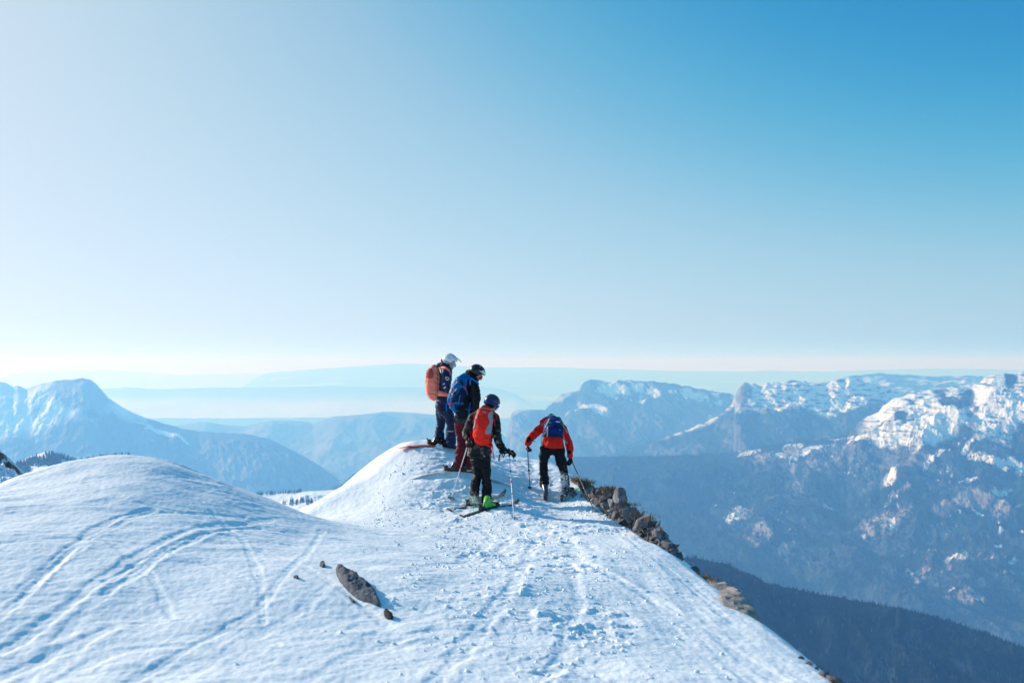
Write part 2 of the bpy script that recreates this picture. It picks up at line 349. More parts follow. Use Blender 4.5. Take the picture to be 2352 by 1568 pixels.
def scatter_on(P, n, rng, mask=None):
    nr, nc = P.shape[:2]
    # pick cells in proportion to their area on the ground
    A = np.linalg.norm(np.cross(P[1:, :-1] - P[:-1, :-1], P[:-1, 1:] - P[:-1, :-1]), axis=-1)
    if mask is not None: A = A * mask[:-1, :-1]
    A = A.ravel(); idx = rng.choice(len(A), n, p=A / A.sum())
    r, c = np.divmod(idx, nc - 1); a = rng.random(n)[:, None]; b = rng.random(n)[:, None]
    return P[r, c] * (1 - a) * (1 - b) + P[r + 1, c] * a * (1 - b) + P[r, c + 1] * (1 - a) * b + P[r + 1, c + 1] * a * b
M_WOOD = attr_mat('conifer_needles', 0.9)
def wood(name, base, rng, hmin, hmax, label, c=C_FOREST, alt=None, palt=0.0, tiers=3, sides=6, slim=0.2):
    n = len(base); h = rng.uniform(hmin, hmax, n); r = h * rng.uniform(slim * 0.8, slim * 1.3, n)
    V, F = conifer_np(n, rng, base, h, r, sides, tiers)
    k = V.shape[0] // n
    col = c * rng.uniform(0.6, 1.5, (n, 1))
    if alt is not None:
        m = rng.random(n) < palt; col[m] = alt * rng.uniform(0.7, 1.3, (m.sum(), 1))
    o = mesh_np(name, V, F, M_WOOD, False, attrs={'albedo': np.repeat(col, k, 0)})
    tag(o, label, 'forest', kind='stuff'); return o

rng = np.random.default_rng(7)
# the wooded ridge at the lower right, its shade put into darker forest colour
def col_painted_shade(U, V, P, sx, sy):
    x, y = P[..., 0], P[..., 1]; n = fbm(x / 90, y / 90, 5, 61)
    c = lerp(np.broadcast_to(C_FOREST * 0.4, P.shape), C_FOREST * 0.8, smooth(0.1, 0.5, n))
    sn = np.maximum(ell(U, V, 2080, 1500, 22, 40, 25, 0.9 * n), ell(U, V, 2182, 1445, 16, 6, 15, 0.5 * n)); sn = np.maximum(sn, ell(U, V, 2020, 1550, 30, 26, 0, 1.0 * n))
    sn = np.maximum(sn, 0.7 * ell(U, V, 1960, 1452, 30, 14, 0, 1.2 * n))
    return lerp(c, np.array([0.2, 0.4, 0.6]), 0.10 * sn)
R10 = [(950, 1620), (1150, 1440), (1300, 1340), (1430, 1285), (1500, 1280), (1560, 1280), (1600, 1281), (1640, 1289), (1680, 1300), (1720, 1318), (1760, 1337), (1800, 1347), (1860, 1360), (1930, 1372), (2000, 1386), (2060, 1395), (2100, 1404), (2160, 1420), (2240, 1445), (2300, 1468), (2352, 1488), (2600, 1560)]
_, P10 = sheet('hills', R10, 1760, 2100, 1300, 34, 240, (620, 300), col_painted_shade, 3, 61, gully=0.5, gdir=0.6)
nn = fbm(P10[..., 0] / 90, P10[..., 1] / 90, 4, 61)
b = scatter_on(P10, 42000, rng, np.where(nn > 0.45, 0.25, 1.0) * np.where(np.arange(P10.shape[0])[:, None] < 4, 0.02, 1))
wood('forest', b, rng, 5.5, 9, 'dark spruce forest covering the ridge at the lower right', C_FOREST * 0.45, C_BARE, 0.05)  # tree colour lowered too, as painted shade on this slope
# crest trees so that the skyline is ragged
mask9 = np.ones(P9.shape[:2]); mask9[:6] = 0
nn9 = fbm(P9[..., 0] / 200, P9[..., 1] / 200, 5, 71)
uu9 = np.linspace(900, 2700, P9.shape[1])[None, :]; rr9 = np.arange(P9.shape[0])[:, None]
hgt = np.where(uu9 < 1950, 1.0, smooth(160, 230, rr9 + 60 * nn9))
b = scatter_on(P9, 42000, rng, mask9 * hgt * smooth(-0.5, 0.15, nn9 + 0.1))
wood('forest', b, rng, 8, 15, 'spruce and bare woods covering the far valley side on the right', C_FOREST, C_BARE * 0.8, 0.40, 2, 5, 0.26)
# ------------------------------------------------------------------ near snowfields behind the mound, and their spruces
def col_field(U, V, P, sx, sy):
    n = fbm(P[..., 0] / 60, P[..., 1] / 60, 4, 91)
    c = np.broadcast_to(C_SNOW, P.shape).copy()
    return lerp(c, np.array([0.3, 0.28, 0.27]), 0.35 * smooth(0.5, 0.7, n))
FR = [(-250, 1080), (-60, 1076), (0, 1072), (34, 1064), (60, 1052), (85, 1042), (105, 1037), (122, 1037), (135, 1043), (150, 1052), (172, 1058), (192, 1060), (225, 1054), (262, 1050), (300, 1047), (360, 1060), (450, 1100), (574, 1137), (620, 1134), (660, 1131), (700, 1128), (736, 1126), (791, 1124), (900, 1122), (1000, 1130)]
_, PF = sheet('snowfield', FR, 1300, 2700, 1500, 14, 260, (560, 180), col_field, 1.5, 93)
def field_at(u, v):
    ru = np.array([p[0] for p in FR]); uu = np.linspace(ru[0], ru[-1], PF.shape[1]); j = int(np.abs(uu - u).argmin()); x = PF[6:, j]
    vv = 784 - FOC * (-x[:, 1] * SP + x[:, 2] * CP) / (x[:, 1] * CP + x[:, 2] * SP); i = int(np.abs(vv - v).argmin()); q = x[i].copy(); q[0] = (u - 1176) / FOC * (q[1] * CP + q[2] * SP)
    return q
rng = np.random.default_rng(5)
wb = [field_at(u, max(np.interp(u, [p[0] for p in FR], [p[1] for p in FR]) + 1, v)) for u, v in [(rng.uniform(36, 140), rng.uniform(1036, 1086)) for _ in range(900)]
      if not (70 < u < 110 and 1070 < v) and not (88 < u < 106 and v > 1044 and v < 1052) and v > 1040 + abs(u - 112) * .35 and v < 1092 and (u < 122 or v < 1040 + (u - 110) * 2.2)]
wood('forest', np.array(wb), rng, 9, 14, 'dark conifer wood on the small snowy hill behind the left mound', C_FOREST * .9, None, 0, 3, 7, .2)
wb = [field_at(u, np.interp(u, [p[0] for p in FR], [p[1] for p in FR]) + rng.uniform(0, 7)) for u in np.concatenate([rng.uniform(186, 298, 330), rng.uniform(140, 176, 50)])]
wood('forest', np.array(wb), rng, 9, 15, 'dark conifer belt standing on the snow crest behind the left mound', C_FOREST * .9, None, 0, 3, 7, .2)
SPR = conifer_np(1, rng, np.zeros((1, 3)), np.array([13.0]), np.array([2.4]), 8, 4)
proto = None
def spruce(q, h, label, group=None):
    global proto
    if proto is None:
        root = empty('spruce_tree', q, label, 'tree', group)
        cv = SPR[0]; cr_ = bpy.data.meshes.new('crown'); cr_.from_pydata(cv.tolist(), [], [tuple(int(i) for i in f) for f in SPR[1]]); cr_.materials.append(M_SPR); co = bpy.data.objects.new('crown', cr_); COL.objects.link(co); co.parent = root
        bmv = [(math.cos(a) * .25, math.sin(a) * .25, z) for z in (-1.0, 2.0) for a in np.linspace(0, 2 * math.pi, 7)[:-1]]
        tm = bpy.data.meshes.new('trunk'); tm.from_pydata(bmv, [], [(i, (i + 1) % 6, 6 + (i + 1) % 6, 6 + i) for i in range(6)]); tm.materials.append(M_TRUNK); to = bpy.data.objects.new('trunk', tm); COL.objects.link(to); to.parent = root
        proto = root
    else:
        root = proto.copy(); COL.objects.link(root)
        for ch in list(proto.children): c = ch.copy(); COL.objects.link(c); c.parent = root
        root['label'] = label
        if group: root['group'] = group
        elif 'group' in root: del root['group']
    root.location = q; s = h / 13.0; root.scale = (s * rng.uniform(.85, 1.2), s, s); root.rotation_euler = (0, 0, rng.uniform(0, 6.28)); return root
M_SPR = mat_new('spruce_needles', tuple(C_FOREST * .9), 0.9); M_TRUNK = mat_new('bark', (0.06, 0.045, 0.035), 0.9)
for k in range(52):
    u = rng.uniform(648, 744); lo = np.interp(u, [646, 665, 700, 744], [1163, 1163, 1160, 1166]); hi = np.interp(u, [646, 665, 680, 700, 744], [1158, 1150, 1148, 1150, 1158])
    spruce(field_at(u, rng.uniform(hi, lo)), rng.uniform(10, 16), 'dark spruce in the clump on the sunlit snowfield between mound and summit', 'spruces clumped on the snowfield')
for k in range(44):
    u = 574 + 118 * rng.random() ** .85
    spruce(field_at(u, np.interp(u, [p[0] for p in FR], [p[1] for p in FR]) + rng.uniform(0, 2.5)), rng.uniform(8, 13), 'dark spruce in the row along the far crest of the sunlit snowfield', 'spruces along the snowfield crest')
spruce(field_at(640, 1163), 13, 'lone spruce on the snowfield just left of the spruce clump')
spruce(field_at(698, 1185), 9, 'lone spruce low down where mound and summit snow meet')
spruce(field_at(788, 1126), 8, 'lone tiny spruce on the snowfield crest beside the summit knoll')
# rocky shoulder at the far left edge
def col_sh(U, V, P, sx, sy):
    d = V - np.interp(U, [-200, -60, 0, 14, 30, 45, 60, 90], [965, 1005, 1037, 1046, 1062, 1080, 1100, 1135])
    n = fbm(P[..., 0] / .9, P[..., 2] / .7, 4, 95)
    rk = smooth(30, 18, d) * smooth(-.15, .2, n + .12) * smooth(1, 5, d + 6 * n)
    cr = np.array([0.22, 0.17, 0.14]) * (0.6 + 0.9 * np.clip(fbm(P[..., 0] / .3, P[..., 2] / .3, 3, 97), -.4, 1)[..., None])
    return np.clip(np.broadcast_to(C_SNOW, P.shape) * (1 - rk[..., None]) + cr * rk[..., None], 0, 1)
sheet('rocky_shoulder', [(-300, 940), (-200, 965), (-60, 1005), (0, 1037), (8, 1041), (14, 1047), (22, 1052), (30, 1062), (38, 1071), (46, 1080), (54, 1092), (62, 1101), (90, 1135)], 1300, 42, 24, .5, 3, (300, 150), col_sh, .10, 97)
# ------------------------------------------------------------------ the snowy summit ridge in front
CREST = [(-500, 1215, 8.6), (-250, 1165, 9.8), (0, 1121, 10.8), (60, 1097, 11.2), (150, 1067, 11.6), (220, 1049, 11.9), (290, 1043, 12.1), (350, 1050, 12.3), (420, 1069, 12.5), (500, 1102, 12.8), (560, 1130, 13.0), (620, 1158, 13.3), (700, 1189, 13.8), (690, 1196, 14.7),
         (702, 1189, 15.6), (770, 1142, 16.3), (830, 1112, 16.8), (868, 1088, 17.1), (910, 1048, 17.6), (940, 1019, 18.1), (952, 1013, 18.6), (1000, 1013, 19.0), (1050, 1018, 19.3), (1110, 1034, 19.4), (1180, 1047, 19.5),
         (1240, 1060, 19.2), (1275, 1076, 18.6), (1302, 1098, 17.9), (1325, 1130, 16.8), (1360, 1165, 15.6), (1400, 1196, 14.5), (1440, 1218, 13.7), (1480, 1240, 12.9), (1520, 1263, 12.3), (1555, 1286, 11.8), (1590, 1315, 11.1), (1640, 1352, 10.3),
         (1700, 1404, 9.4), (1760, 1448, 8.7), (1820, 1497, 8.0), (1900, 1562, 7.2), (2020, 1660, 6.2), (2300, 1900, 4.6)]
INNER = [(0, 1568, 6.0), (600, 1568, 6.2), (1176, 1568, 6.5), (1600, 1568, 6.7), (0, 1300, 8.0), (300, 1300, 8.4), (600, 1300, 8.8), (900, 1350, 8.5), (1300, 1350, 9.2), (1550, 1400, 9.1), (300, 1150, 10.3), (600, 1220, 10.6), (0, 1190, 9.4),
         (850, 1215, 12.6), (900, 1260, 10.8), (1176, 1235, 13.0), (1176, 1285, 11.0), (1340, 1235, 13.0), (1450, 1290, 11.0), (1000, 1215, 13.6),
         (800, 1190, 14.9), (900, 1180, 15.0), (950, 1120, 16.2), (960, 1060, 17.2), (1010, 1026, 18.2), (1040, 1084, 16.8), (1075, 1082, 16.8), (1015, 1045, 17.7),
         (1095, 1168, 15.25), (1130, 1170, 15.15), (1180, 1193, 14.4), (1040, 1143, 15.8), (1250, 1142, 16.8), (1295, 1146, 16.7), (1215, 1118, 17.3), (1180, 1090, 17.9), (1370, 1178, 15.2), (1120, 1060, 18.4),
         (1250, 1180, 15.3), (840, 1150, 16.0)]
EXTRA = np.array([(0, 0, -1.62), (-3, 0, -1.5), (1.7, 0, -1.75), (0, 3, -1.80), (-3, 3, -1.6), (-7, 2, -1.6), (-9, 7, -1.6), (1.8, 2.8, -1.88), (0, -4, -1.5), (-6, -4, -1.4), (2, -4, -1.6)])
cr = np.array([at(*p) for p in CREST])
pts = np.concatenate([cr, np.array([at(*p) for p in INNER]), EXTRA])
def tps_fit(P, lam=0.002):
    n = len(P); d = np.hypot(P[:, None, 0] - P[None, :, 0], P[:, None, 1] - P[None, :, 1])
    K = np.where(d > 0, d * d * np.log(d + 1e-12), 0) + lam * np.eye(n); Q = np.c_[np.ones(n), P[:, :2]]
    A = np.block([[K, Q], [Q.T, np.zeros((3, 3))]])
    return np.linalg.solve(A, np.r_[P[:, 2], 0, 0, 0])
TW = tps_fit(pts)
def tps(x, y):
    r = TW[-3] + TW[-2] * x + TW[-1] * y
    for w, p in zip(TW, pts):
        d2 = (x - p[0]) ** 2 + (y - p[1]) ** 2
        r = r + w * 0.5 * d2 * np.log(d2 + 1e-12)
    return r
POLY = np.concatenate([cr[:, :2], [[2.2, -6], [-12, -6], [-14, 4]]])
def outside(x, y):
    """distance beyond the crest (0 inside) and whether the nearest crest is the right hand edge"""
    best = np.full(x.shape, 1e9); inside = np.zeros(x.shape, bool); seg = np.zeros(x.shape, int); n = len(POLY)
    for i in range(n):
        a, b = POLY[i], POLY[(i + 1) % n]; e = b - a
        t = np.clip(((x - a[0]) * e[0] + (y - a[1]) * e[1]) / (e @ e), 0, 1)
        d = np.hypot(x - a[0] - t * e[0], y - a[1] - t * e[1])
        m = d < best; best = np.where(m, d, best); seg = np.where(m, i, seg)
        c = ((a[1] > y) != (b[1] > y)) & (x < (b[0] - a[0]) * (y - a[1]) / (b[1] - a[1] + 1e-12) + a[0]); inside ^= c
    return np.where(inside, -best, best), seg
def base_z(x, y):
    d, seg = outside(x, y); dd = np.maximum(d, 0)
    right = smooth(0.2, 1.6, x) * smooth(19.5, 17.5, y)
    k = 1.0 + 0.7 * right; soft = 1.1 - 0.6 * right
    xx = x.copy(); yy = y.copy()
    far = smooth(3, 10, dd)
    z = tps(x, y)
    # far outside the spline is replaced by the level of the crest
    z = z * (1 - far) + far * -2.0
    z = z - np.minimum(k, 1.0 + 0.7 * right) * dd * dd / (dd + soft) * (1 - 0.35 * smooth(20, 120, dd))
    return z, d
def detail(x, y, d):
    """relief of the snow itself, metres"""
    r = np.hypot(x, y)
    fade = smooth(26, 14, r) * 0.9 + 0.1
    dz = 0.03 * fbm(x / 1.3, y / 1.6, 3, 101) + 0.005 * fbm((x + .5 * y) / 0.5, (y - .5 * x) / 0.25, 3, 103)
    # wind and ski scoured flecks on the near left hump
    left = smooth(0.6, -0.8, x - 0.15 * (y - 5)) * smooth(14, 12.5, y)
    a = 0.55; xr = x * math.cos(a) + y * math.sin(a); yr = -x * math.sin(a) + y * math.cos(a)
    dz += left * (0.013 * fbm(xr / 0.9, yr / 0.4, 4, 111) * (0.4 + smooth(-.3, .5, fbm(x / 1.5, y / 1.5, 2, 118))) + 0.002 * np.abs(noise2(x / 0.16, y / 0.22, 112)))
    # broken chunks of snow thrown about in the middle and on the knoll
    mid = smooth(-1.0, 0.4, x + 0.1 * (y - 8)) * smooth(16.8, 14.5, y) + 0.7 * smooth(13, 15, y) * smooth(-1.75, -0.95, x)
    mid = np.clip(mid, 0, 1) * (0.25 + 0.75 * smooth(-0.35, 0.35, fbm(x / 1.1 + 3, y / 1.1, 3, 121)))
    smoothband = smooth(0.75, 1.15, x - 0.0 * y) * smooth(14, 12.5, y) * smooth(3.5, 5, y)
    mid = mid * (1 - 0.75 * smoothband)
    wx = x + 0.05 * noise2(x / 0.1, y / 0.1, 5); wy = y + 0.05 * noise2(x / 0.1 + 9, y / 0.1, 6)
    for cs, am, s in ((0.42, 0.020, 131), (0.19, 0.015, 132), (0.065, 0.007, 133)):
        w, v, tl = worley(wx / cs, wy / cs * 1.35, s)
        keep = smooth(0.42, 0.62, v + 0.25 * noise2(x / 0.5, y / 0.5, s + 5))
        dz += mid * keep * am * (0.35 + 0.5 * v + 1.5 * tl) * smooth(0.56, 0.36, w)
    dz += 0.014 * mid * fbm((x + .3 * y) / 0.4, y / 0.16, 5, 141)
    # long slab edges running down the right side
    q = (x - 1.2) + 0.085 * (y - 5) + 0.06 * noise2(x / 0.9, y / 2.6, 151)
    dz += smoothband * (0.009 * (noise2(q / 0.26, y / 2.2, 152)) + 0.003 * noise2(q / 0.08, y / 0.9, 153) + 0.012 * noise2(x / 0.35, y / 0.8, 154))
    # side-step treads cut into the knoll below the group
    st = smooth(14.6, 15.4, y) * smooth(18.6, 17.6, y) * smooth(-1.85, -1.15, x) * smooth(1.2, 0.3, x)
    yy = y + 0.25 * noise2(x / 1.1, y / 0.9, 161) + 0.05 * noise2(x / 0.2, y / 0.2, 163)
    ph = yy / 0.26
    dz += st * (0.075 * (smooth(0, 0.8, ph - np.floor(ph)) * smooth(1.0, 0.86, ph - np.floor(ph)) - 0.4) * (0.7 + 0.6 * noise2(x / 0.7, np.floor(ph) * 3.1, 162)) + 0.03 * fbm(x / 0.22, y / 0.10, 4, 165))
    # fine grain on the sunlit flank
    fl = smooth(-0.9, -1.6, x) * smooth(13.5, 15, y)
    dz += fl * (0.004 * fbm(x / 0.09, y / 0.12, 3, 171) + 0.006 * fbm(x / 0.3, y / 0.5, 2, 172))
    dz += 0.003 * fbm(x / 0.06, y / 0.07, 2, 181)
    top = smooth(17.6, 18.3, y) * smooth(-2.4, -1.6, x)
    dz += top * 0.03 * fbm(x / 0.25, y / 0.3, 4, 191)
    return dz * fade * (1 - 0.6 * smooth(-0.05, 0.4, d) * smooth(0.2, 1.6, x)) * smooth(1.0, 2.5, r)
TRACKS = [  # grooves left by skis: photo points, half width (m), depth (m)
    ([(0, 1500), (60, 1470), (150, 1400), (230, 1330), (330, 1270), (420, 1222), (500, 1205), (560, 1203)], 0.09, 0.075),
    ([(0, 1560), (120, 1505), (200, 1470), (260, 1440)], 0.10, 0.08),
    ([(250, 1360), (300, 1330), (380, 1270), (460, 1235), (530, 1215), (600, 1212)], 0.06, 0.05),
    ([(250, 1335), (330, 1290), (420, 1240), (480, 1222)], 0.05, 0.045),
    ([(60, 1350), (130, 1290), (190, 1240), (270, 1190), (350, 1170)], 0.08, 0.055),
    ([(90, 1340), (160, 1270), (230, 1225), (320, 1185), (400, 1178)], 0.05, 0.04),
    ([(0, 1420), (70, 1360), (120, 1310), (200, 1250)], 0.06, 0.05),
    ([(280, 1430), (420, 1425), (560, 1455), (640, 1480)], 0.06, 0.04),
    ([(560, 1240), (700, 1300), (820, 1380), (900, 1440)], 0.07, 0.04),
    ([(1060, 1290), (1110, 1260), (1130, 1230), (1100, 1215)], 0.10, 0.07),
    ([(980, 1300), (1080, 1290), (1150, 1262), (1200, 1225)], 0.08, 0.06),
    ([(1420, 1330), (1540, 1400), (1660, 1480), (1780, 1560)], 0.12, 0.06),
    ([(1330, 1290), (1480, 1370), (1620, 1470), (1730, 1568)], 0.09, 0.05),
    ([(1380, 1180), (1460, 1250), (1560, 1330), (1680, 1430)], 0.06, 0.03),
    ([(1180, 1180), (1250, 1200), (1300, 1230), (1330, 1290)], 0.14, 0.07),
    ([(1240, 1110), (1180, 1085), (1120, 1066), (1060, 1058)], 0.06, 0.05),
    ([(0, 1250), (150, 1235), (320, 1250), (470, 1290), (600, 1350)], 0.06, 0.04), ([(380, 1100), (480, 1160), (560, 1240), (600, 1330), (610, 1430)], 0.05, 0.035), ([(120, 1568), (260, 1500), (430, 1480), (620, 1520)], 0.08, 0.05),
    ([(700, 1568), (820, 1500), (980, 1450), (1150, 1440)], 0.09, 0.04), ([(30, 1180), (140, 1200), (260, 1245), (350, 1320), (400, 1420)], 0.06, 0.035), ([(60, 1568), (180, 1420), (330, 1300), (480, 1220), (640, 1190)], 0.09, 0.045), ([(420, 1568), (560, 1470), (700, 1400), (760, 1340)], 0.07, 0.035),
    ([(1000, 1568), (1100, 1450), (1180, 1340), (1230, 1240)], 0.10, 0.06), ([(900, 1330), (1020, 1380), (1200, 1420), (1400, 1500)], 0.09, 0.05), ([(300, 1568), (420, 1500), (600, 1400), (700, 1280), (740, 1220)], 0.06, 0.04), ([(1250, 1568), (1300, 1480), (1330, 1380), (1310, 1290)], 0.1, 0.06),
    ([(200, 1110), (300, 1150), (420, 1180), (560, 1190)], 0.06, 0.035),
    ([(1200, 1060), (1160, 1056), (1120, 1052)], 0.07, 0.04),
    ([(1190, 1100), (1230, 1080), (1215, 1062)], 0.05, 0.04),
]
# polar grid round the camera, finest inside the picture
GTH = np.concatenate([np.linspace(-180, -42, 60)[:-1], np.linspace(-42, 42, 1500), np.linspace(42, 180, 60)[1:]]) * math.pi / 180
GRAD = np.concatenate([np.geomspace(0.25, 3.8, 30)[:-1], np.geomspace(3.8, 24, 1000), np.geomspace(24, 2600, 70)[1:]])
TH, RA = np.meshgrid(GTH, GRAD)
GX, GY = RA * np.sin(TH), RA * np.cos(TH)
GZ, GD = base_z(GX, GY)
GZ = GZ + detail(GX, GY, GD) + smooth(30, 200, RA) * 12 * fbm(GX / 120, GY / 120, 5, 201)
def project(P):
    x, y, z = P[..., 0], P[..., 1], P[..., 2]
    dep = y * CP + z * SP; up = -y * SP + z * CP
    dep = np.where(dep > 0.1, dep, 1e9)
    return 1176 + FOC * x / dep, 784 - FOC * up / dep
def col_of(u):
    return np.abs(GTH - math.atan((u - 1176) / FOC * CP)).argmin()
def ground_pix(u, v, lo=0.0, hi=60.0):
    """first point of the ground met by the sight line through (u, v) of the photo view"""
    c = col_of(u); m = (GRAD > 1.0) & (GRAD < 60)
    P = np.stack([GX[:, c], GY[:, c], GZ[:, c]], -1)
    vv = project(P)[1]
    k = np.where((vv <= v) & (GRAD > 1.5) & (P[:, 1] > lo) & (P[:, 1] < hi))[0]
    return P[k[0]] if len(k) else P[m][vv[m].argmin()]
GZ0 = GZ.copy()
for poly, hw, dep in TRACKS:
    w = np.array([ground_pix(*p)[:2] for p in poly])
    # resample smoothly
    s = np.linspace(0, len(w) - 1, len(w) * 4); w = np.stack([np.interp(s, np.arange(len(w)), w[:, k]) for k in (0, 1)], -1)
    bx = (GX > w[:, 0].min() - 0.6) & (GX < w[:, 0].max() + 0.6) & (GY > w[:, 1].min() - 0.6) & (GY < w[:, 1].max() + 0.6)
    x, y = GX[bx], GY[bx]; best = np.full(x.shape, 9.0)
    for a, b in zip(w[:-1], w[1:]):
        e = b - a; L = e @ e
        if L < 1e-8: continue
        t = np.clip(((x - a[0]) * e[0] + (y - a[1]) * e[1]) / L, 0, 1)
        best = np.minimum(best, np.hypot(x - a[0] - t * e[0], y - a[1] - t * e[1]))
    best = best * (1 + 0.35 * noise2(x / 0.16, y / 0.16, 77)) + 0.03 * noise2(x / 0.5, y / 0.5, 78)
    dep = dep * (0.11 + 0.05 * noise2(np.array([dep * 900.0]), np.array([hw * 700.0]))[0]); hw = hw * 0.8
    GZ[bx] += -dep * smooth(hw, hw * 0.35, best) + 0.3 * dep * np.exp(-((best - hw * 1.35) / (hw * 0.35)) ** 2)
GP = np.stack([GX, GY, GZ], -1)
def ground_z(x, y):
    r = math.hypot(x, y); a = math.atan2(x, y)
    i = np.searchsorted(GRAD, r); j = np.searchsorted(GTH, a)
    i = min(max(i, 1), len(GRAD) - 1); j = min(max(j, 1), len(GTH) - 1)
    fr = (r - GRAD[i - 1]) / (GRAD[i] - GRAD[i - 1]); ft = (a - GTH[j - 1]) / (GTH[j] - GTH[j - 1])
    return float((GZ[i - 1, j - 1] * (1 - fr) + GZ[i, j - 1] * fr) * (1 - ft) + (GZ[i - 1, j] * (1 - fr) + GZ[i, j] * fr) * ft)
tag(mesh_np('snow_ridge', GP.reshape(-1, 3), grid_faces(len(GRAD), len(GTH)), M_SNOW), kind='structure')
# ------------------------------------------------------------------ modelling kit for the figures
CAM0 = Vector((0, 0, 0))
def v3(p): return np.array([float(p[0]), float(p[1]), float(p[2])])
def limb(pts, rad, side=(1, 0, 0), p=2.0, n=16, cap=3, capk=1.0):
    """a closed tube through pts; rad = one (a, b) per point: a along side, b across; p > 2 squares the section"""
    P = np.array([v3(q) for q in pts]); m = len(P)
    rad = [(r, r) if np.isscalar(r) else r for r in rad]; RR = np.array(rad, float)
    # subdivide with Catmull-Rom for smooth joints
    t = np.linspace(0, m - 1, (m - 1) * 4 + 1); k = np.clip(t.astype(int), 0, m - 2); f = (t - k)[:, None]
    def cat(A):
        a0 = A[np.clip(k - 1, 0, m - 1)]; a1 = A[k]; a2 = A[k + 1]; a3 = A[np.clip(k + 2, 0, m - 1)]
        return 0.5 * (2 * a1 + (a2 - a0) * f + (2 * a0 - 5 * a1 + 4 * a2 - a3) * f ** 2 + (3 * a1 - a0 - 3 * a2 + a3) * f ** 3)
    Q = cat(P) if m > 2 else P[0] + (P[1] - P[0]) * (t / (m - 1))[:, None]
    rr = RR[k] * (1 - f) + RR[k + 1] * f
    T = np.gradient(Q, axis=0); T /= np.linalg.norm(T, axis=1)[:, None] + 1e-9
    S = np.array(side, float)
    rings = []
    def ring(c, T_, a, b):
        s = S - T_ * (S @ T_)
        if np.linalg.norm(s) < 1e-3: s = np.cross(T_, [0, 0, 1.0])
        s /= np.linalg.norm(s); w = np.cross(T_, s)
        an = np.linspace(0, 2 * math.pi, n, endpoint=False); c_, s_ = np.cos(an), np.sin(an)
        e = 2 / p
        return c + s * (a * np.sign(c_) * np.abs(c_) ** e)[:, None] + w * (b * np.sign(s_) * np.abs(s_) ** e)[:, None]
    r0, r1 = rr[0].min() * capk, rr[-1].min() * capk
    for i in range(cap):
        a = (i + 0.35) / cap * math.pi / 2
        rings.append(ring(Q[0] - T[0] * r0 * math.cos(a), T[0], rr[0][0] * math.sin(a), rr[0][1] * math.sin(a)))
    for i in range(len(Q)): rings.append(ring(Q[i], T[i], rr[i][0], rr[i][1]))
    for i in range(cap):
        a = math.pi / 2 - (i + 0.65) / cap * math.pi / 2
        rings.append(ring(Q[-1] + T[-1] * r1 * math.cos(a), T[-1], rr[-1][0] * math.sin(a), rr[-1][1] * math.sin(a)))
    V = np.concatenate(rings); L = len(rings); F = []
    for i in range(L - 1):
        for j in range(n):
            F.append((i * n + j, i * n + (j + 1) % n, (i + 1) * n + (j + 1) % n, (i + 1) * n + j))
    F.append(tuple(range(n))[::-1]); F.append(tuple((L - 1) * n + j for j in range(n)))
    return V, F
def blob(c, r, M=None, n=14):
    """ellipsoid; r = radii along the columns of M"""
    V = []; F = []; M = np.eye(3) if M is None else np.array(M)
    for i in range(1, n):
        a = math.pi * i / n
        for j in range(2 * n):
            b = math.pi * j / n
            V.append(M @ (np.array([math.sin(a) * math.cos(b), math.sin(a) * math.sin(b), math.cos(a)]) * r) + v3(c))
    V.append(M @ np.array([0, 0, r[2]]) + v3(c)); V.append(M @ np.array([0, 0, -r[2]]) + v3(c)); m = 2 * n
    for i in range(n - 2):
        for j in range(m): F.append((i * m + j, (i + 1) * m + j, (i + 1) * m + (j + 1) % m, i * m + (j + 1) % m))
    for j in range(m): F.append((len(V) - 2, j, (j + 1) % m)); F.append((len(V) - 1, (n - 2) * m + (j + 1) % m, (n - 2) * m + j))
    return np.array(V), F
def join(parts):
    Vs, Fs, o = [], [], 0
    for V, F in parts:
        Vs.append(V); Fs += [tuple(int(i) + o for i in f) for f in F]; o += len(V)
    return np.concatenate(Vs), Fs
def fuse(parts, voxel=0.014, iters=4, fac=0.6, thick=0):
    """one continuous skin over overlapping parts (voxel remesh + smoothing)"""
    V, F = join(parts); me = bpy.data.meshes.new('tmp'); me.from_pydata(V.tolist(), [], F); o = bpy.data.objects.new('tmp', me); COL.objects.link(o)
    m = o.modifiers.new('r', 'REMESH'); m.mode = 'VOXEL'; m.voxel_size = voxel; m.use_smooth_shade = True
    if iters: s = o.modifiers.new('s', 'SMOOTH'); s.iterations = iters; s.factor = fac
    dg = bpy.context.evaluated_depsgraph_get(); ev = o.evaluated_get(dg); m2 = ev.to_mesh()
    V = np.empty(len(m2.vertices) * 3); m2.vertices.foreach_get('co', V); V = V.reshape(-1, 3)
    N = np.empty(len(m2.vertices) * 3); m2.vertex_normals.foreach_get('vector', N); N = N.reshape(-1, 3)
    F = [tuple(p.vertices) for p in m2.polygons]
    ev.to_mesh_clear(); bpy.data.objects.remove(o); bpy.data.meshes.remove(me)
    return V, N, F
def folds(V, N, amp=0.007, f=(7, 7, 16), seed=1, fine=0.35):
    x, y, z = V[:, 0] * f[0], V[:, 1] * f[1], V[:, 2] * f[2]
    wx = x + 0.8 * noise3(x * .6, y * .6, z * .6, seed + 5); wz = z + 1.2 * noise3(x * .7, y * .7, z * .4, seed + 6)
    d = (1 - 2 * np.abs(noise3(wx, y, wz, seed))) - 0.4 + fine * (1 - 2 * np.abs(noise3(wx * 2.3, y * 2.3, wz * 2.1, seed + 1)))
    return V + N * (d * amp)[:, None]
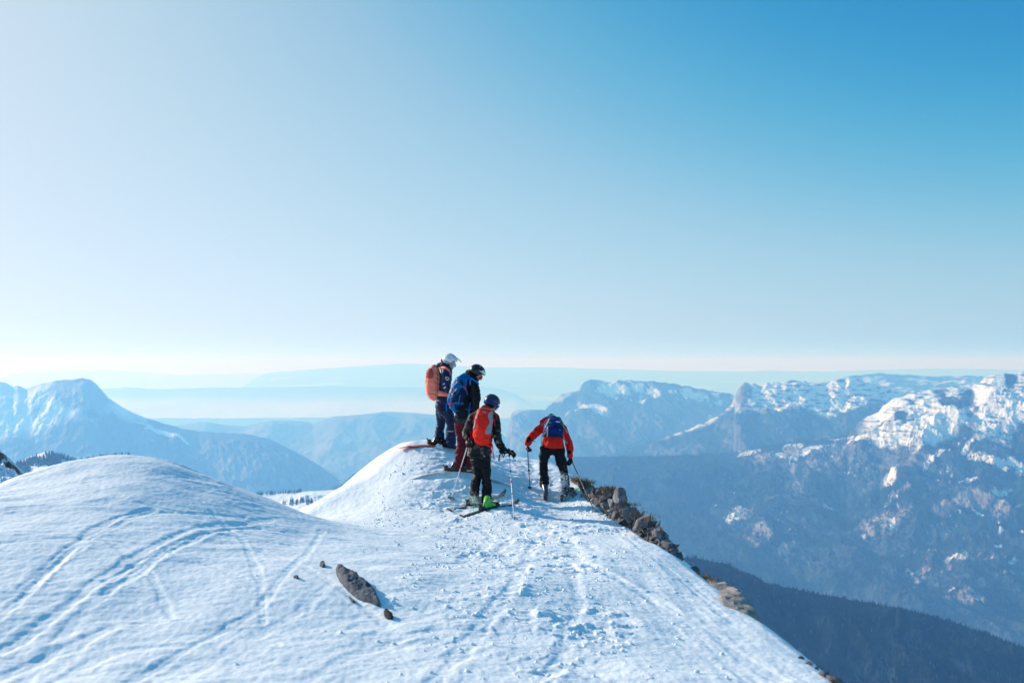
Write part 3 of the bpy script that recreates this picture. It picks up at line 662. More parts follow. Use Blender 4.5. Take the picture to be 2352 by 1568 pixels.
def cloth(name, parts, mat, parent, voxel=0.012, amp=0.007, f=(7, 7, 16), seed=1, iters=4, attrs=None, cut=None):
    V, N, F = fuse(parts, voxel, iters); V = folds(V, N, amp * 1.35, f, seed, 0.5)
    if attrs: attrs = {k: fn(V) for k, fn in attrs.items()}
    o = mesh_np(name, V, F, mat, True, parent, attrs)
    return o, bvh_of(V, F)
def bvh_of(V, F): return BVHTree.FromPolygons([Vector(p) for p in V.tolist()], [list(f) for f in F])
def hard(name, parts, mat, parent, smooth=True):
    V, F = join(parts); return mesh_np(name, V, F, mat, smooth, parent)
def each(name, parts, mat, parent, smooth=True):
    return [mesh_np(name, np.asarray(V), F, mat, smooth, parent) for V, F in parts if len(F)]
class View:
    """reads points off an enlarged crop of the photograph: offset and scale of the crop, depth of the figure"""
    def __init__(s, ox, oy, k, Y): s.ox, s.oy, s.k, s.Y = ox, oy, k, Y; s.m = 3982.2 * k / Y
    def uv(s, x, y): return ((s.ox + x / s.k) * 2352 / 4096, (s.oy + y / s.k) * 2352 / 4096)
    def __call__(s, x, y, d=0.0): return pt(*s.uv(x, y), s.Y + d)
    def r(s, px): return px / s.m
    def hit(s, bvh, x, y, lift=0.004):
        d = s(x, y).normalized(); best = None
        h = bvh.ray_cast(CAM0, d)
        if h[0] is None: return None, None
        n = h[1]; n = n if n.dot(d) < 0 else -n
        return h[0] + n * lift, n
def ribbon(P, N, w, t=0.003):
    """flat strap of width w along points P lying on a surface with normals N"""
    V, F = [], []; m = len(P)
    for i in range(m):
        T = (P[min(i + 1, m - 1)] - P[max(i - 1, 0)]).normalized(); S = T.cross(N[i]).normalized(); n = N[i]
        for a, b in ((-1, 0), (1, 0), (1, 1), (-1, 1)): V.append(v3(P[i] + S * (a * w / 2) + n * (b * t)))
    for i in range(m - 1):
        for j in range(4): F.append((i * 4 + j, i * 4 + (j + 1) % 4, (i + 1) * 4 + (j + 1) % 4, (i + 1) * 4 + j))
    F.append((0, 1, 2, 3)); F.append(tuple(4 * (m - 1) + j for j in (3, 2, 1, 0)))
    return np.array(V), F
def strap_on(vw, bvhs, pts, w, lift=0.006, t=0.004, step=12, free_n=None):
    """strap along crop pixels, lying on whichever surface is behind each pixel (free-hanging where there is none)"""
    if not isinstance(bvhs, (list, tuple)): bvhs = [bvhs]
    P, N = [], []; last = None
    for (x0, y0), (x1, y1) in zip(pts[:-1], pts[1:]):
        k = max(2, int(math.hypot(x1 - x0, y1 - y0) / step))
        for i in range(k if (x1, y1) != pts[-1] else k + 1):
            x = x0 + (x1 - x0) * i / k; y = y0 + (y1 - y0) * i / k; best = None
            for b in bvhs:
                h, n = vw.hit(b, x, y, lift)
                if h is not None and (best is None or h.y < best[0].y): best = (h, n)
            if best is None:
                d = (last.y - vw.Y) if last is not None else -0.12
                q = vw(x, y, d); best = (q, Vector((0, -1, 0)))
            last = best[0]; P.append(best[0]); N.append(best[1])
    # smooth the run a little
    for _ in range(2):
        P = [P[0]] + [(P[i - 1] + P[i] * 2 + P[i + 1]) / 4 for i in range(1, len(P) - 1)] + [P[-1]]
        N = [N[0]] + [(N[i - 1] + N[i] * 2 + N[i + 1]).normalized() for i in range(1, len(N) - 1)] + [N[-1]]
    return ribbon(P, N, w, t)
def patch_on(vw, bvh, poly, lift=0.004, step=5):
    step = min(step, 2.2)
    """a thin patch covering a polygon of crop pixels, draped on the surface"""
    xs = [p[0] for p in poly]; ys = [p[1] for p in poly]
    V, F, idx = [], [], {}
    def inside(x, y):
        c = False; n = len(poly)
        for i in range(n):
            x0, y0 = poly[i]; x1, y1 = poly[(i + 1) % n]
            if (y0 > y) != (y1 > y) and x < (x1 - x0) * (y - y0) / (y1 - y0) + x0: c = not c
        return c
    X = np.arange(min(xs) - step, max(xs) + step * 2, step); Y = np.arange(min(ys) - step, max(ys) + step * 2, step)
    for i in range(len(X) - 1):
        for j in range(len(Y) - 1):
            if not inside((X[i] + X[i + 1]) / 2, (Y[j] + Y[j + 1]) / 2): continue
            f = []
            for a, b in ((i, j), (i + 1, j), (i + 1, j + 1), (i, j + 1)):
                if (a, b) not in idx:
                    h, n = vw.hit(bvh, X[a], Y[b], lift)
                    if h is None: f = None; break
                    idx[(a, b)] = len(V); V.append(v3(h))
                f.append(idx[(a, b)])
            if f: F.append(tuple(f))
    return np.array(V), F
def writing(name, text, vw, bvh, x0, y0, x1, y1, h, mat, parent, lift=0.005, bold=0.0, shear=0.0):
    """words running from crop pixel (x0,y0) to (x1,y1), h pixels tall, laid on the surface"""
    cu = bpy.data.curves.new('t', 'FONT'); cu.body = text; cu.size = 1; cu.resolution_u = 3; cu.offset = bold; cu.shear = shear
    o = bpy.data.objects.new('t', cu); COL.objects.link(o); dg = bpy.context.evaluated_depsgraph_get()
    me = bpy.data.meshes.new_from_object(o.evaluated_get(dg)); bpy.data.objects.remove(o)
    V = np.array([v.co[:] for v in me.vertices]); F = [tuple(p.vertices) for p in me.polygons]; bpy.data.meshes.remove(me)
    lo, hi = V.min(0), V.max(0); V = (V - lo) / np.maximum(hi - lo, 1e-6)
    ex = np.array([x1 - x0, y1 - y0], float); L = np.linalg.norm(ex); ey = np.array([ex[1], -ex[0]]) / L * h
    W = []
    for a in V:
        q = np.array([x0, y0]) + ex * a[0] + ey * a[1]; p, n = vw.hit(bvh, q[0], q[1], lift)
        if p is None: p = vw(q[0], q[1], -0.12)
        W.append(v3(p))
    me = mesh_np(name, np.array(W), F, mat, False, parent); return me
def frame(f, up=(0, 0, 1)):
    """columns: right, forward, up"""
    f = Vector(f).normalized(); u = Vector(up); u = (u - f * u.dot(f)).normalized(); r = f.cross(u)
    return np.array([[r.x, f.x, u.x], [r.y, f.y, u.y], [r.z, f.z, u.z]])
def dome(c, M, r, lim, n=36, m=12, thick=0.018, rim=True, az=(0, 360), top=90, grow=1.0):
    """part of an ellipsoid shell: lim(azimuth from the front, degrees) gives the lower elevation"""
    A = np.radians(np.linspace(az[0], az[1], n + 1)); V, F = [], []
    full = az[1] - az[0] >= 360; r = np.array(r, float)
    for rr in (r * grow, r * grow - thick):
        for k in range(m + 1):
            for a in A:
                e0 = math.radians(lim(math.degrees(a))); e1 = math.radians(top if np.isscalar(top) else top(math.degrees(a)))
                e = e0 + (e1 - e0) * k / m
                V.append(M @ (np.array([math.sin(a) * math.cos(e), math.cos(a) * math.cos(e), math.sin(e)]) * rr) + v3(c))
    w = n + 1; L = (m + 1) * w
    for k in range(m):
        for i in range(n):
            F.append((k * w + i, k * w + i + 1, (k + 1) * w + i + 1, (k + 1) * w + i)); F.append((L + k * w + i, L + (k + 1) * w + i, L + (k + 1) * w + i + 1, L + k * w + i + 1))
    for i in range(n):
        F.append((i, L + i, L + i + 1, i + 1)); F.append((m * w + i, m * w + i + 1, L + m * w + i + 1, L + m * w + i))
    if not full:
        for k in range(m):
            F.append((k * w, (k + 1) * w, L + (k + 1) * w, L + k * w)); F.append((k * w + n, L + k * w + n, L + (k + 1) * w + n, (k + 1) * w + n))
    return np.array(V), F
def box(c, M, r, bev=0.25):
    """bevelled box, radii r along the columns of M"""
    V, F = [], []; r = np.array(r, float); b = min(r) * bev
    for s in (-1, 1):
        for z, k in ((r[2] - b, 0), (r[2], 1)):
            pass
    lv = [(-r[2], b), (-r[2] + b, 0), (r[2] - b, 0), (r[2], b)]
    for z, i in lv:
        X, Y = r[0] - i, r[1] - i
        for x, y in ((-X + b, -Y), (X - b, -Y), (X, -Y + b), (X, Y - b), (X - b, Y), (-X + b, Y), (-X, Y - b), (-X, -Y + b)): V.append(M @ np.array([x, y, z]) + v3(c))
    for k in range(3):
        for j in range(8): F.append((k * 8 + j, k * 8 + (j + 1) % 8, (k + 1) * 8 + (j + 1) % 8, (k + 1) * 8 + j))
    F.append(tuple(range(7, -1, -1))); F.append(tuple(range(24, 32)))
    return np.array(V), F

# ---- materials
def fabric(name, c, rough=0.75, sheen=0.3, bump=0.25, sc=180):
    m = mat_new(name, c, rough); b = m.node_tree.nodes['Principled BSDF']; b.inputs['Specular IOR Level'].default_value = 0.12 + 0.1 * sheen
    add_bump(m, sc, bump, 0.002, 3); return m
NAVY = fabric('navy_shell', (0.012, 0.022, 0.065), 0.5, 0.1); BLACKF = fabric('black_shell', (0.008, 0.009, 0.012), 0.6, 0.1); BURG = fabric('burgundy_cloth', (0.115, 0.010, 0.020), 0.6, 0.15)
REDJ = fabric('red_shell', (0.82, 0.018, 0.010), 0.55, 0.15); CORAL = fabric('coral_cloth', (0.93, 0.24, 0.17), 0.65); CORAL2 = fabric('coral_cloth_dark', (0.42, 0.07, 0.07), 0.65)
BLUE = fabric('blue_cloth', (0.006, 0.11, 0.30), 0.42, 0.1); DKBLUE = fabric('dark_blue_cloth', (0.004, 0.022, 0.05), 0.55, 0.1); PKRED = fabric('red_cloth', (0.86, 0.025, 0.014), 0.6, 0.1)
PKBLUE = fabric('royal_blue_cloth', (0.005, 0.026, 0.16), 0.6, 0.1); GREYC = fabric('grey_mesh_cloth', (0.28, 0.29, 0.31), 0.7); TAN = fabric('tan_webbing', (0.52, 0.38, 0.22), 0.8); GREYW = fabric('grey_webbing', (0.45, 0.43, 0.40), 0.8)
CHARC = fabric('charcoal_cloth', (0.045, 0.045, 0.05), 0.7, 0.1)
WHITEP = mat_new('white_plastic', (0.8, 0.82, 0.84), 0.25); BLACKP = mat_new('black_plastic', (0.012, 0.012, 0.014), 0.3); GREYP = mat_new('grey_plastic', (0.35, 0.37, 0.39), 0.35)
NAVYP = mat_new('navy_plastic', (0.02, 0.03, 0.06), 0.3); GREENP = mat_new('green_plastic', (0.12, 0.50, 0.06), 0.35); YELL = mat_new('yellow_plastic', (0.85, 0.42, 0.02), 0.4); GREEND = mat_new('green_clip', (0.02, 0.25, 0.06), 0.4)
SKIN = mat_new('skin', (0.55, 0.30, 0.21), 0.55); WHITEI = mat_new('white_print', (0.8, 0.8, 0.8), 0.6); REDI = mat_new('red_print', (0.7, 0.02, 0.03), 0.6); BLUEI = mat_new('blue_print', (0.01, 0.10, 0.50), 0.6)
BLUES = fabric('blue_strap_cloth', (0.01, 0.16, 0.50), 0.6, 0.1); REDS = fabric('red_strap_cloth', (0.62, 0.01, 0.02), 0.6, 0.1); SBLUE = fabric('strap_blue_band', (0.01, 0.035, 0.22), 0.5, 0.1)
LENS = mat_new('mirror_lens', (0.35, 0.5, 0.62), 0.08, Metallic=0.85); LENSR = mat_new('red_lens', (0.5, 0.03, 0.03), 0.12, Metallic=0.6); ALU = mat_new('white_pole_paint', (0.72, 0.72, 0.74), 0.35); POLEB = mat_new('black_pole_paint', (0.015, 0.017, 0.022), 0.35)
SKIW = mat_new('white_ski_topsheet', (0.6, 0.64, 0.68), 0.3); SKIO = mat_new('orange_ski_topsheet', (0.75, 0.12, 0.06), 0.3); SKIB = mat_new('black_ski_topsheet', (0.03, 0.035, 0.04), 0.3); SKIG = mat_new('green_ski_topsheet', (0.30, 0.62, 0.30), 0.3); EDGE = mat_new('ski_edge_steel', (0.5, 0.5, 0.52), 0.3, Metallic=0.9)
# camouflage: irregular angular patches
CAMO = mat_new('camouflage_cloth', (0.02, 0.02, 0.02), 0.7); _t = CAMO.node_tree; _b = _t.nodes['Principled BSDF']
_tc = _t.nodes.new('ShaderNodeTexCoord'); _vo = _t.nodes.new('ShaderNodeTexVoronoi'); _vo.inputs['Scale'].default_value = 15.0; _vo.distance = 'MANHATTAN'
_sp = _t.nodes.new('ShaderNodeSeparateColor'); _cr = _t.nodes.new('ShaderNodeValToRGB'); _cr.color_ramp.interpolation = 'CONSTANT'
for _p, _c in ((0.0, (0.008, 0.009, 0.011)), (0.50, (0.022, 0.024, 0.026)), (0.72, (0.07, 0.078, 0.085)), (0.88, (0.15, 0.16, 0.17))):
    e = _cr.color_ramp.elements[0] if _p == 0 else _cr.color_ramp.elements.new(_p); e.position = _p; e.color = (*_c, 1)
_cr.color_ramp.elements[-1].color = (0.15, 0.16, 0.17, 1)
_t.links.new(_tc.outputs['Object'], _vo.inputs['Vector']); _t.links.new(_vo.outputs['Color'], _sp.inputs[0]); _t.links.new(_sp.outputs[0], _cr.inputs[0]); _t.links.new(_cr.outputs[0], _b.inputs['Base Color'])
_b.inputs['Specular IOR Level'].default_value = 0.25

def hand_parts(w, d, palm_n, curl=1.0, k=1.0, thumb=1):
    """palm, four unequal fingers and a thumb; w wrist, d direction wrist->knuckles, palm_n out of the palm, curl in radians"""
    d = Vector(d).normalized(); n = Vector(palm_n); n = (n - d * n.dot(d)).normalized(); s = d.cross(n) * thumb
    parts = [limb([w, w + d * 0.05 * k, w + d * 0.095 * k], [(0.03 * k, 0.02 * k), (0.042 * k, 0.020 * k), (0.043 * k, 0.018 * k)], side=tuple(s), n=12)]
    for i, L in enumerate((0.072, 0.082, 0.076, 0.060)):
        base = w + d * 0.088 * k + s * (0.033 - 0.022 * i) * k; p = [base]; a = 0.0
        for seg, bend in ((0.45, 0.45), (0.32, 0.75), (0.26, 0.6)):
            a += curl * bend * (1 + 0.08 * i); p.append(p[-1] + (d * math.cos(a) + n * math.sin(a)) * L * seg * k * 1.25)
        parts.append(limb(p, [0.0125 * k, 0.012 * k, 0.0112 * k, 0.0095 * k], side=tuple(s), n=10, cap=2))
    b = w + d * 0.03 * k + s * 0.034 * k
    parts.append(limb([b, b + (s * 0.8 + d * 0.7 + n * 0.3) * 0.035 * k, b + (s * 0.75 + d * 1.3 + n * 0.9) * 0.045 * k, b + (s * 0.3 + d * 1.5 + n * 1.5) * 0.048 * k], [0.017 * k, 0.0145 * k, 0.013 * k, 0.011 * k], side=tuple(n), n=10, cap=2))
    return parts
def glove(w, d, pn, curl, k, thumb, parent, mat=None):
    V, N, F = fuse(hand_parts(w, d, pn, curl, k, thumb) + [limb([w - Vector(d).normalized() * 0.075, w + Vector(d).normalized() * 0.01], [0.037 * k, 0.034 * k])], 0.0055, 2, 0.5)
    return mesh_np('glove', V, F, mat or BLACKF, True, parent)
def head_parts(c, M):
    L = lambda x, y, z: Vector((M @ np.array([x, y, z]) + v3(c)).tolist())
    p = [blob(c, (0.076, 0.098, 0.112), M), blob(L(0, 0.028, -0.058), (0.058, 0.066, 0.062), M)]
    p.append(limb([L(0, 0.095, 0.012), L(0, 0.112, -0.018), L(0, 0.122, -0.034)], [0.010, 0.013, 0.016], side=tuple(M[:, 0]), n=10))      # nose
    p.append(limb([L(-0.024, 0.090, -0.068), L(0, 0.101, -0.066), L(0.024, 0.090, -0.068)], [0.008, 0.010, 0.008], n=8))                   # lips
    p.append(limb([L(-0.022, 0.086, -0.079), L(0, 0.098, -0.079), L(0.022, 0.086, -0.079)], [0.007, 0.009, 0.007], n=8))
    p.append(blob(L(0, 0.078, -0.102), (0.024, 0.022, 0.020), M))                                                                          # chin
    for s in (-1, 1):
        p.append(blob(L(s * 0.076, -0.005, -0.012), (0.010, 0.020, 0.032), M)); p.append(blob(L(s * 0.030, 0.078, 0.010), (0.016, 0.014, 0.011), M))
    return p
def ski(name, label, a, b, mat, width=0.085, group=None, tipmat=None, sink=0.0, lift=0.012, up=0.10, boots=(), tail_up=0.0, tipw=1.25):
    """one ski lying on the snow from tail a to tip b (x, y)"""
    n = 40; a = Vector((a[0], a[1], 0)); b = Vector((b[0], b[1], 0)); L = (b - a).length; d = (b - a).normalized(); s = Vector((d.y, -d.x, 0))
    gz = np.array([max(ground_z(*(a + (b - a) * t + s * o)[:2]) for o in (-0.03, 0.03)) for t in np.linspace(0, 1, n)])
    # a ski is stiff: fit a gentle curve to the snow under it
    t = np.linspace(0, 1, n); c = np.polyfit(t[4:-3], gz[4:-3], 2); z = np.polyval(c, t) + lift - sink
    z += up * np.clip((t - 0.86) / 0.14, 0, 1) ** 2 + tail_up * np.clip((0.06 - t) / 0.06, 0, 1) ** 2
    w = width / 2 * (1 + (tipw - 1) * np.clip((t - 0.55) / 0.33, 0, 1) + 0.12 * np.clip((0.4 - t) / 0.4, 0, 1))
    w = w * np.sqrt(np.clip(1 - np.clip((t - 0.9) / 0.1, 0, 0.995) ** 2, 0, 1)) * (1 - 0.35 * np.clip((0.03 - t) / 0.03, 0, 1))
    V, F = [], []
    for i in range(n):
        c_ = a + (b - a) * t[i]; th = 0.012 if 0.08 < t[i] < 0.85 else 0.008
        for q, h in ((-1, 0), (1, 0), (1, th * 0.4), (0.86, th), (-0.86, th), (-1, th * 0.4)):
            p = c_ + s * (q * w[i]); V.append((p.x, p.y, z[i] + h))
    for i in range(n - 1):
        for j in range(6): F.append((i * 6 + j, i * 6 + (j + 1) % 6, (i + 1) * 6 + (j + 1) % 6, (i + 1) * 6 + j))
    F.append(tuple(range(5, -1, -1))); F.append(tuple(6 * (n - 1) + j for j in range(6)))
    mid = (a + b) / 2; root = empty(name, (mid.x, mid.y, float(np.interp(0.5, t, z))), label, 'ski', group)
    # body, tip and edge as parts
    V = np.array(V); k = int(0.86 * n)
    body = [f for f in F if max(f) < (k + 1) * 6]; tip = [f for f in F if max(f) >= (k + 1) * 6 and min(f) >= k * 6]
    mesh_np('ski_body', V[:(k + 1) * 6], body, mat, False, root); mesh_np('ski_tip', V[k * 6:], [tuple(i - k * 6 for i in f) for f in tip], tipmat or mat, False, root)
    def zat(u): return float(np.interp(u, t, z)) + 0.012
    return root, (a, b, zat, d, s)
def binding(root, sk, u, sole=0.31, mat=None):
    a, b, zat, d, s = sk; c = a + (b - a) * u; L = (b - a).length; mat = mat or BLACKP
    sl = Vector((d.x, d.y, (zat(u + .05) - zat(u - .05)) / (0.1 * L))).normalized(); M = frame(sl)
    C = Vector((c.x, c.y, zat(u)))
    toe = C + sl * (sole / 2 + 0.03); heel = C - sl * (sole / 2 + 0.04)
    up = Vector(M[:, 2].tolist())
    p = [box(toe + up * 0.02, M, (0.032, 0.045, 0.022)), box(toe + up * 0.05 - sl * 0.01, M, (0.036, 0.022, 0.016)), box(C + up * 0.006, M, (0.03, 0.22, 0.008))]
    hl = [box(heel + up * 0.025, M, (0.030, 0.05, 0.028)), box(heel + up * 0.065 - sl * 0.015, M, (0.022, 0.022, 0.028)), limb([heel + up * 0.05 - sl * 0.03, heel + up * 0.10 - sl * 0.075], [0.013, 0.010])]
    hard('toe_binding', p, mat, root, False); hard('heel_binding', hl, mat, root, False)
    return C + up * 0.014, sl, up
def ski_boot(C, f, up, mat, parent, shaft, clip=None, sole=0.30, k=1.0, dark=None):
    """C middle of the sole, f toe direction, shaft point where the leg leaves the cuff"""
    M = frame(f, up); f = Vector(M[:, 1].tolist()); u = Vector(M[:, 2].tolist()); r = Vector(M[:, 0].tolist()); sd = tuple(M[:, 0])
    heel = C - f * 0.12 * k; toe = C + f * 0.13 * k
    ank = C - f * 0.055 * k + u * 0.10 * k; sh = Vector(shaft)
    p = [limb([heel + u * 0.03, C + u * 0.042 - f * 0.02, toe + u * 0.028 - f * 0.03], [(0.042 * k, 0.032), (0.048 * k, 0.045), (0.046 * k, 0.030)], side=sd, p=2.8, n=18),
         limb([heel + u * 0.05 + f * 0.03, ank, ank.lerp(sh, 0.5), sh], [(0.043 * k, 0.055), (0.048 * k, 0.062), (0.055 * k, 0.068), (0.060 * k, 0.072)], side=sd, p=2.4, n=18),
         limb([C + u * 0.06, ank + f * 0.05], [(0.043 * k, 0.035), (0.046 * k, 0.045)], side=sd, p=2.4)]
    V, N, F = fuse(p, 0.009, 3, 0.5); b = mesh_np('ski_boot', V, F, mat, True, parent)
    hard('boot_sole', [box(heel + u * 0.008 + f * 0.03, M, (0.034 * k, 0.05, 0.012)), box(toe + u * 0.008 - f * 0.04, M, (0.034 * k, 0.07, 0.012))], dark or BLACKP, b, False).parent = b
    cl = []
    for q, w in ((0.10, 0.05), (0.02, 0.055)): c = C + f * (q - 0.02) * k + u * (0.085 - 0.25 * q) * k; cl.append(limb([c - r * w, c + u * 0.012, c + r * w], [0.007, 0.007, 0.007], n=6))
    for q in (0.35, 0.75): c = ank.lerp(sh, q) + f * 0.068 * k; cl.append(limb([c - r * 0.055 - f * 0.03, c + f * 0.006, c + r * 0.055 - f * 0.03], [0.008, 0.008, 0.008], n=6))
    each('buckle', cl, clip or GREYP, b)
    return b
def ski_pole(label, grip, tip, mat, group=None, basket=0.05, marks=(), gripmat=None, rad=0.008, loop=None, clamp=False):
    grip, tip = Vector(grip), Vector(tip); d = (tip - grip).normalized(); L = (tip - grip).length
    root = empty('ski_pole', tip, label, 'ski pole', group)
    hard('shaft', [limb([grip + d * 0.06, tip - d * 0.05], [rad, rad * 0.8], n=10)] + ([limb([grip + d * L * 0.52, grip + d * (L * 0.52 + 0.04)], [0.016, 0.014], n=8), limb([grip + d * (L * 0.52 + 0.01), grip + d * (L * 0.52 + 0.03) + Vector((0.025, -0.01, 0))], [0.009, 0.007], n=6)] if clamp else []), mat, root)
    g = hard('grip', [limb([grip - d * 0.045, grip + d * 0.02, grip + d * 0.09], [0.019, 0.015, 0.014], n=12)], gripmat or BLACKP, root)
    M = frame(d, (0.3, 0.3, 1) if abs(d.z) < 0.9 else (0, 1, 0)); bc = tip - d * 0.075
    ring = [limb([bc + Vector((M @ np.array([basket * math.cos(a), 0, basket * math.sin(a)])).tolist()) for a in np.linspace(0, 2 * math.pi, 13)], [0.005] * 13, n=6)]
    for a in (0, 1.57, 3.14, 4.71): ring.append(limb([bc, bc + Vector((M @ np.array([basket * math.cos(a), 0, basket * math.sin(a)])).tolist())], [0.006, 0.004], n=6))
    hard('basket', ring + [limb([bc - d * 0.02, tip], [0.009, 0.003], n=8)], BLACKP, root)
    for q, h, mt in marks: hard('colour_band', [limb([grip + d * L * q, grip + d * (L * q + h)], [rad * 1.12, rad * 1.12], n=10, cap=1)], mt, root)
    if loop is not None:
        hard('wrist_strap', [ribbon([Vector(p) for p in loop], [Vector((0, -1, 0.1))] * len(loop), 0.022, 0.003)], BLACKF, root, False)
    return root
def goggles(c, M, r, parent, lens, fr, strap, band_el=0, band_w=14, tilt=0, glow=1.05):
    """frame and lens on the face, strap round the helmet shell of radii r"""
    r = np.array(r)
    lo = lambda a: -30 + 6 * math.cos(math.radians(a * 2)); hi = lambda a: 8
    g = hard('goggles', [dome(c, M, (0.086, 0.118, 0.118), lambda a: -34, 20, 6, 0.03, az=(-62, 62), top=9)], fr, parent)
    hard('lens', [dome(c, M, (0.089, 0.124, 0.118), lambda a: -28, 20, 6, 0.01, az=(-54, 54), top=4)], lens, g)
    hard('goggle_strap', [dome(c, M, r, lambda a: band_el - band_w / 2 - tilt * math.cos(math.radians(a)), 36, 2, 0.004, az=(55, 305), top=lambda a: band_el + band_w / 2 - tilt * math.cos(math.radians(a)), grow=glow)], strap, g)
    return g
# ------------------------------------------------------------------ the four people, their skis, poles and packs
def ground_at(vw, x, y): return ground_pix(*vw.uv(x, y), lo=13.5, hi=20.5)
def dpt(g, ang, L): return (g[0] + math.cos(R(ang)) * L, g[1] + math.sin(R(ang)) * L)
C1 = lambda Y: View(1640, 1360, 2.063, Y)
gA = ground_at(C1(18), 320, 893); gB = ground_at(C1(16.8), 445, 1095); gC = ground_at(View(1780, 1550, 3.0156, 15.2), 470, 1425); gD = ground_at(View(2060, 1630, 3.564, 16.8), 560, 1290)
print('GROUND', gA, gB, gC, gD)
def person(y, label, x):
    g = x; root = empty('person', (g[0], g[1], g[2]), label, 'person', 'friends on the snowy summit'); return root

# ============ A: white helmet, coral pack, looking down to the right
A = View(1680, 1380, 3.564, gA[1]); pa = person(0, 'person in dark navy ski suit and white helmet standing highest on the knoll looking down', gA)
jk = [limb([A(400, 310), A(372, 420), A(352, 560), A(346, 700), A(343, 830), A(342, 905)], [(.075, .12), (.105, .19), (.112, .18), (.115, .17), (.15, .185), (.165, .20)], p=2.3, capk=.15),
      limb([A(362, 385, -.19), A(368, 375, 0), A(362, 385, .19)], [.075, .085, .075]),
      limb([A(362, 385, -.2), A(372, 500, -.25), A(382, 600, -.25), A(425, 655, -.2), A(452, 690, -.12)], [.076, .070, .066, .058, .05]),
      limb([A(368, 385, .2), A(385, 590, .26), A(450, 680, .12)], [.072, .064, .05]),
      limb([A(262, 292), A(318, 290), A(385, 318), A(425, 345)], [(.035, .07), (.068, .12), (.075, .11), (.04, .07)]),
      limb([A(338, 272), A(318, 235), A(305, 205)], [.06, .038, .012])]
_, ba = cloth('jacket', jk, NAVY, pa, amp=.0075, seed=11)
tr = [limb([A(345, 860), A(345, 930), A(350, 975)], [(.135, .16), (.145, .17), (.12, .14)]),
      limb([A(392, 920, -.08), A(428, 1050, -.10), A(444, 1150, -.11), A(440, 1280, -.10), A(442, 1400, -.09)], [(.105, .105), (.088, .09), (.078, .085), (.095, .09), (.088, .092)]),
      limb([A(300, 920, .08), A(300, 1050, .10), A(292, 1150, .11), A(276, 1280, .10), A(288, 1385, .09)], [(.098, .10), (.085, .09), (.076, .085), (.088, .09), (.090, .092)])]
_, bat = cloth('trousers', tr, NAVY, pa, amp=.009, seed=12)
HA = A(428, 238); MA = frame((.90, -.12, -.42))
V, N, F = fuse(head_parts(HA, MA) + [limb([HA, A(408, 320), A(380, 380)], [.062, .06, .075]), limb([A(370, 400), A(350, 700), A(345, 930)], [(.08, .16), (.085, .13), (.10, .14)]),
      limb([A(368, 395, -.17), A(378, 590, -.24), A(446, 688, -.13)], [.05, .042, .03]), limb([A(368, 395, .17), A(382, 590, .24), A(446, 680, .13)], [.05, .042, .03]),
      limb([A(392, 920, -.08), A(442, 1150, -.10), A(442, 1420, -.09)], [.085, .055, .045]), limb([A(300, 920, .08), A(294, 1150, .10), A(288, 1400, .09)], [.085, .055, .045])]
      + hand_parts(A(446, 688, -.13), (.75, .1, -.6), (0, 1, 0), .9, .8, 1) + hand_parts(A(446, 680, .13), (.75, -.1, -.6), (0, -1, 0), .9, .8, -1), .006, 2, .5)
mesh_np('body', V, F, SKIN, True, pa)
for w, d_, n_, th in ((A(448, 690, -.125), (.75, .1, -.6), (0, 1, 0), 1), (A(448, 682, .12), (.75, -.1, -.6), (0, -1, 0), -1)): glove(w, d_, n_, .9, 1.1, th, pa)
HR = (.112, .142, .128); hc = HA + Vector((MA @ np.array([0, -.012, .022])).tolist())
he = hard('helmet', [dome(hc, MA, HR, lambda a: 16 if abs((a + 180) % 360 - 180) < 55 else (16 + (-34 - 16) * min(1, (abs((a + 180) % 360 - 180) - 55) / 30)), 44, 14, .02),
      ], WHITEP, pa)
hard('peak', [limb([Vector((MA @ np.array(q) + v3(hc)).tolist()) for q in ((0, .085, .092), (0, .13, .088), (0, .175, .072), (0, .205, .058))], [(.088, .012), (.080, .007), (.055, .006), (.018, .005)], side=tuple(MA[:, 0]))], WHITEP, he)
for a in (-62, 62, -28, 28, 0, 118, -118): hard('vent', [dome(hc, MA, HR, lambda q: 44, 6, 3, .006, az=(a - 7, a + 7), top=58, grow=1.02)], GREYP, he)
hard('ear_pad', [dome(hc, MA, (.098, .122, .122), lambda a: -62, 26, 6, .03, az=(72, 288), top=-20)], BLACKF, he)
goggles(HA, MA, HR, pa, LENS, WHITEP, GREYP, -8, 12, 0, 1.04)
hb = bvh_of(*join([dome(hc, MA, HR, lambda a: -34, 44, 14, .02)]))
writing('lettering', 'POC', A, hb, 378, 168, 432, 214, 24, GREYP, he, .003)
writing('lettering', 'POC', A, hb, 415, 120, 452, 136, 14, GREYP, he, .003)
writing('lettering', 'solution', A, bat, 385, 1236, 474, 1232, 22, WHITEI, pa); writing('lettering', '2', A, bat, 476, 1246, 490, 1244, 20, REDI, pa)
writing('lettering', 'ution', A, ba, 208, 806, 272, 800, 34, WHITEI, pa); writing('lettering', '2', A, ba, 274, 826, 298, 824, 32, REDI, pa)
pz = lambda poly: patch_on(A, ba, poly, .004, 4)
emb = hard('emblem', [pz([(358, 458), (372, 450), (404, 456), (416, 474), (408, 496), (388, 506), (372, 494), (362, 474)])], WHITEI, pa, False)
each('emblem_inset', [patch_on(A, ba, q, .0055, 2) for q in ([(366, 462), (376, 457), (384, 486), (375, 487)], [(382, 462), (406, 464), (396, 478), (384, 474)], [(386, 480), (408, 476), (400, 494), (389, 498)])], NAVY, emb, False)
each('pocket_zip', [strap_on(A, ba, [(330, 556), (356, 546)], .012), strap_on(A, ba, [(344, 612), (368, 588)], .014)], WHITEI, pa, False)
each('reflective_band', [strap_on(A, bat, q, .006, .004) for q in ([(205, 1312), (300, 1298)], [(250, 945), (330, 1010), (378, 1062)])], GREYC, pa, False)
